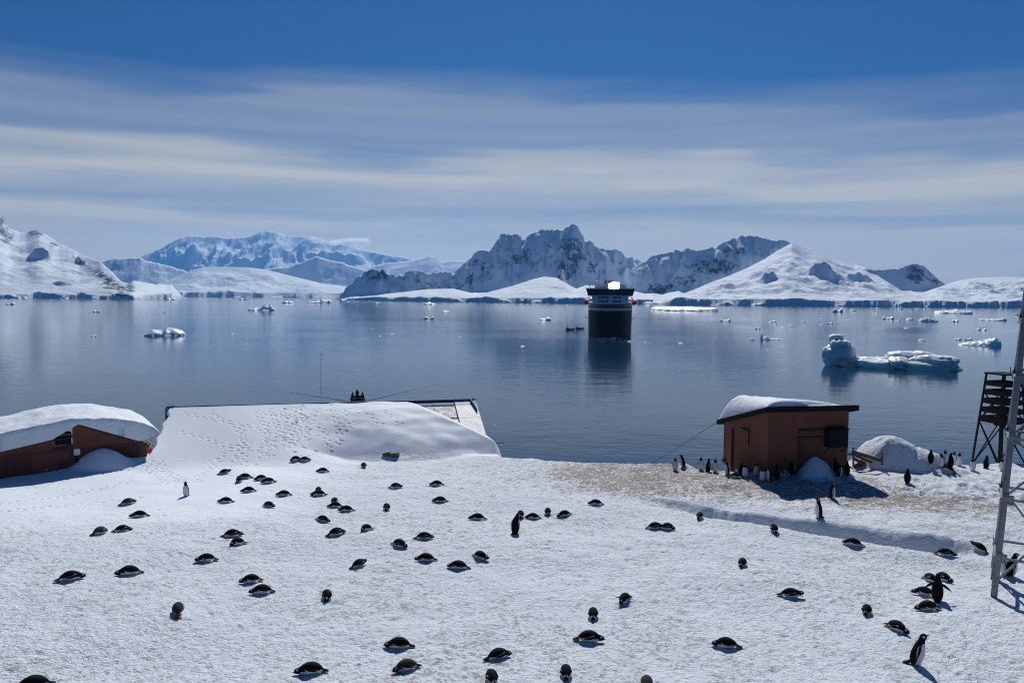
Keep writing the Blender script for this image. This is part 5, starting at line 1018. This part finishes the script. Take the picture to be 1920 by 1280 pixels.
SK = {'n': standing_kit(0, 0, 0), 'b': standing_kit(.05, .9, 0), 'o': standing_kit(0, 0, 1), 's': standing_kit(.16, 0, 0, .8), 'w': standing_kit(.10, .25, 0), 'p': standing_kit(.02, -.6, 0)}
def facing(h):
    h = h % 360; return ['the lattice mast', 'the beacon tower', 'the water', 'the blue roof', 'the dark red building', 'away from the beacon tower', 'away from the water', 'away from the blue roof'][int(((h + 22.5) % 360) // 45)]
prng = random.Random(9)
def penguin(kit, x, y, h, label, group, scale=1.0, dz=0.0, yoff=None):
    me, parts = kit; p = on_snow(x, y); beta = math.degrees(math.atan2(p.x, p.y)); o = bpy.data.objects.new('penguin', me); link(o); tag(o, label, 'penguin', group)
    hw = R(h - beta); e = .25; g0 = p.z
    fx = (float(snow_z(p.x + e * math.cos(hw), p.y + e * math.sin(hw))) - float(snow_z(p.x - e * math.cos(hw), p.y - e * math.sin(hw)))) / (2 * e)
    o.location = (p.x, p.y, p.z - .015 + dz); o.rotation_mode = 'XYZ'; pit = -math.atan(max(-.5, min(.5, fx))) if yoff is None else 0.0
    o.rotation_euler = (0, pit, hw); o.scale = (scale * (.84 if yoff is None else 1), scale * (.90 if yoff is None else 1), scale * (1.12 if yoff is None else 1))
    for nm, m in parts:
        c = bpy.data.objects.new(nm, m); link(c, o)
    return o
# picture position of each bird on the snow, heading as seen (0 right, 90 away, 180 left, 270 to the camera), look
LIE = [(421, 888, 20, 'u'), (459, 897, 175, 'n'), (449, 903, 250, 'n'), (489, 899, 190, 'n'), (503, 905, 185, 'd'), (466, 922, 180, 'n'), (532, 929, 178, 'n'), (423, 942, 180, 'n'), (504, 950, 320, 'n'), (240, 945, 20, 'g'), (261, 969, 178, 'n'), (187, 1001, 45, 'g'), (229, 996, 15, 'd'), (435, 1006, 12, 'n'), (444, 1021, 210, 'l'), (386, 1052, 190, 'f'), (132, 1087, 5, 'n'), (241, 1077, 190, 'n'), (470, 1091, 187, 'n'), (490, 1112, 190, 'n'),
       (554, 863, 200, 'l'), (571, 864, 10, 'd'), (605, 885, 182, 'n'), (682, 876, 275, 'f'), (742, 914, 350, 'n'), (819, 910, 180, 'n'), (597, 922, 268, 'n'), (597, 929, 180, 'd'), (627, 943, 255, 'n'), (628, 951, 190, 'n'), (649, 958, 182, 'n'), (725, 955, 280, 'r'), (825, 941, 180, 'n'), (605, 977, 325, 'n'), (630, 1003, 30, 'n'), (686, 994, 215, 'l'), (895, 974, 176, 'n'), (749, 1024, 320, 'n'), (795, 1010, 5, 'n'), (798, 1051, 180, 'n'), (673, 1062, 35, 'u'), (859, 1066, 176, 'd'), (901, 1047, 315, 'f'), (976, 969, 272, 'n'), (999, 972, 185, 'n'), (1027, 963, 270, 'n'), (1058, 967, 210, 'n'), (613, 1122, 280, 'r'), (334, 1148, 92, 'g'),
       (748, 1214, 175, 'n'), (582, 1262, 185, 'n'), (761, 1256, 200, 'g'), (1171, 1128, 240, 'f'), (1112, 1156, 268, 'n'), (1105, 1201, 2, 'n'), (934, 1234, 25, 'n'), (922, 1276, 280, 'n'), (1061, 1266, 270, 'n'), (1362, 1213, 178, 'n'), (1212, 1290, 270, 'g'), (62, 1290, 180, 'n'),
       (1483, 1119, 5, 'u'), (1625, 1149, 268, 'n'), (1682, 1181, 325, 'n'), (1739, 1143, 215, 'd'), (1733, 1115, 182, 'n'), (1745, 1089, 310, 'n'), (1769, 1088, 320, 'n'), (1117, 946, 180, 'n'), (1229, 991, 2, 'n'), (1252, 992, 345, 'r'), (1312, 971, 255, 'n'), (1451, 995, 280, 'n'), (1599, 1022, 180, 'd'), (1773, 1041, 5, 'n'), (1835, 1031, 150, 'u'), (1380, 895, 178, 'd'), (1777, 882, 170, 'd'), (1392, 1060, 265, 'n'), (1882, 1066, 30, 'g')]
SPEC = {(334, 1148): 'grey backed penguin lying with its tail toward land on open snow', (187, 1001): 'small brownish grey penguin hunched on the snow at the trampled edge', (240, 945): 'grey backed penguin resting alone near the smooth snow below the dark red building',
        (386, 1052): 'large penguin lying with both flippers spread on the snow', (1171, 1128): 'penguin lying with flippers held out like wings on open snow', (682, 876): 'penguin with spread flippers lying below the broken timber', (901, 1047): 'penguin with spread flippers lying near a sleeping dark one',
        (1733, 1115): 'penguin lying right beside the standing bird with outstretched flippers', (1745, 1089): 'penguin lying behind the bird with outstretched flippers, nearer the rust red hut', (1769, 1088): 'penguin lying behind the bird with outstretched flippers, nearer the lattice mast',
        (1229, 991): 'penguin lying head to head with another below the terrace edge', (1252, 992): 'penguin curled against the head of another below the terrace edge', (1380, 895): 'dark penguin lying at the corner of the rust red hut', (1777, 882): 'dark penguin lying among standing birds near the beacon tower', (1882, 1066): 'grey penguin lying behind the leg of the lattice mast',
        (1312, 971): 'penguin lying at the head of the terrace trench', (1451, 995): 'penguin lying against the lip of the terrace trench', (761, 1256): 'grey backed penguin with a pale face ring lying on open snow', (1212, 1290): 'grey penguin of which only the back shows', (421, 888): 'penguin with raised head lying at the foot of the long drift', (1483, 1119): 'penguin with raised head lying apart on open snow', (1835, 1031): 'penguin with raised head lying beside the leg of the lattice mast', (673, 1062): 'penguin with raised head facing the beacon tower on open snow'}
for i, (x, y, h, k) in enumerate(LIE):
    p = on_snow(x, y); zone = 'just below the long drift' if y < 935 and x < 850 else ('near the terrace trench' if x > 1080 and y < 1060 else ('well inland of' if p.y < 19.5 else 'inland of' if p.y < 26 else 'not far from') + (' the long drift' if p.x < -3.5 else ' the shore beside the drift' if p.x < 4 else ' the rust red hut'))
    look = {'d': 'dark sleeping penguin', 'l': 'head-turned penguin', 'r': 'head-turned penguin', 'g': 'grey backed penguin', 'u': 'penguin with raised head', 'f': 'penguin with spread flippers'}.get(k, 'penguin')
    lb = SPEC.get((x, y)) or '%s lying %s facing %s' % (look, zone, facing(h - math.degrees(math.atan2(p.x, p.y))))
    penguin(LK[k], x, y, h + prng.uniform(-4, 4), lb, None if (x, y) in SPEC else 'penguins lying ' + zone, (1.0 + prng.uniform(-.06, .06)) * (1.0 if y > 1000 else .95))
ST = [(349, 930, 235, 'n', 'standing penguin with white front alone below the dark red building'), (966, 1000, 60, 'b', 'standing penguin with back turned and head bent down on open snow'), (1757, 1125, 95, 'o', 'standing black backed penguin with both flippers stretched out'), (1715, 1245, 8, 's', 'standing penguin in profile with bill raised toward the lattice mast'),
      (1266, 882, 265, 'n', 'white fronted penguin standing foremost on the brown mound'), (1281, 876, 170, 'w', 'leaning penguin on the brown mound beside the foremost white fronted one'), (1314, 880, 265, 'n', 'white fronted penguin standing on the brown mound skyline'), (1328, 884, 40, 'n', 'dark backed penguin on the brown mound between two white fronted ones'), (1341, 885, 270, 'n', 'white fronted penguin on the brown mound next to a dark backed one'),
      (1363, 889, 190, 'n', 'penguin standing at the hut corner facing the brown mound'), (1389, 892, 60, 'n', 'dark backed penguin standing by the drain pipe of the hut'), (1397, 895, 255, 'n', 'white fronted penguin standing by the drain pipe of the hut'), (1417, 892, 300, 'n', 'penguin standing close against the shuttered wall of the hut'), (1430, 901, 250, 'b', 'hunched white fronted penguin preening at the front corner of the hut'), (1442, 901, 200, 'p', 'penguin standing in shade at the front corner of the hut'), (1456, 898, 90, 'w', 'dark penguin standing in shade against the hut front'),
      (1484, 890, 80, 'w', 'dark penguin standing in shade beside the hut door'), (1566, 884, 130, 'n', 'penguin standing under the black box on the hut'), (1573, 894, 20, 'n', 'penguin standing in the hut shadow with white front to the mast'), (1588, 890, 100, 'o', 'penguin with spread flippers at the end corner of the hut'), (1560, 933, 10, 'n', 'penguin standing just outside the hut shadow'), (1535, 970, 190, 'n', 'penguin standing near the terrace trench'),
      (1701, 905, 80, 'n', 'dark backed penguin standing in front of the round snow mound')]
RIDGE = [(1772, 870, 260, 'n', 'white fronted penguin on the shore crest nearest the round mound'), (1782, 875, 90, 'n', 'dark backed penguin in the shore group near the beacon tower'), (1788, 870, 270, 'n', 'white fronted penguin behind the dark backed one on the shore crest'), (1798, 873, 285, 'n', 'white fronted penguin at the tower end of the shore group'), (1765, 876, 230, 'n', 'small looking penguin half hidden by the round snow mound'), (1823, 883, 270, 'n', 'white fronted penguin standing alone between shore group and beacon tower'), (1849, 878, 60, 'n', 'dark backed penguin at the foot of the beacon tower'), (1879, 883, 265, 'n', 'white fronted penguin under the beacon tower'), (1745, 868, 100, 'n', 'dark penguin peeking out behind the round snow mound'),
         (1894, 1080, 20, 'w', 'penguin standing behind the lattice mast leg with white belly'), (1884, 1078, 200, 'w', 'penguin back to back with another behind the lattice mast leg')]
for i, (x, y, h, k, lb) in enumerate(ST + RIDGE):
    penguin(SK[k], x, y, h + prng.uniform(-6, 6), lb, 'standing penguins', (1.0 + prng.uniform(-.05, .05)) * (1.12 if y > 960 else 1.0), yoff=0)
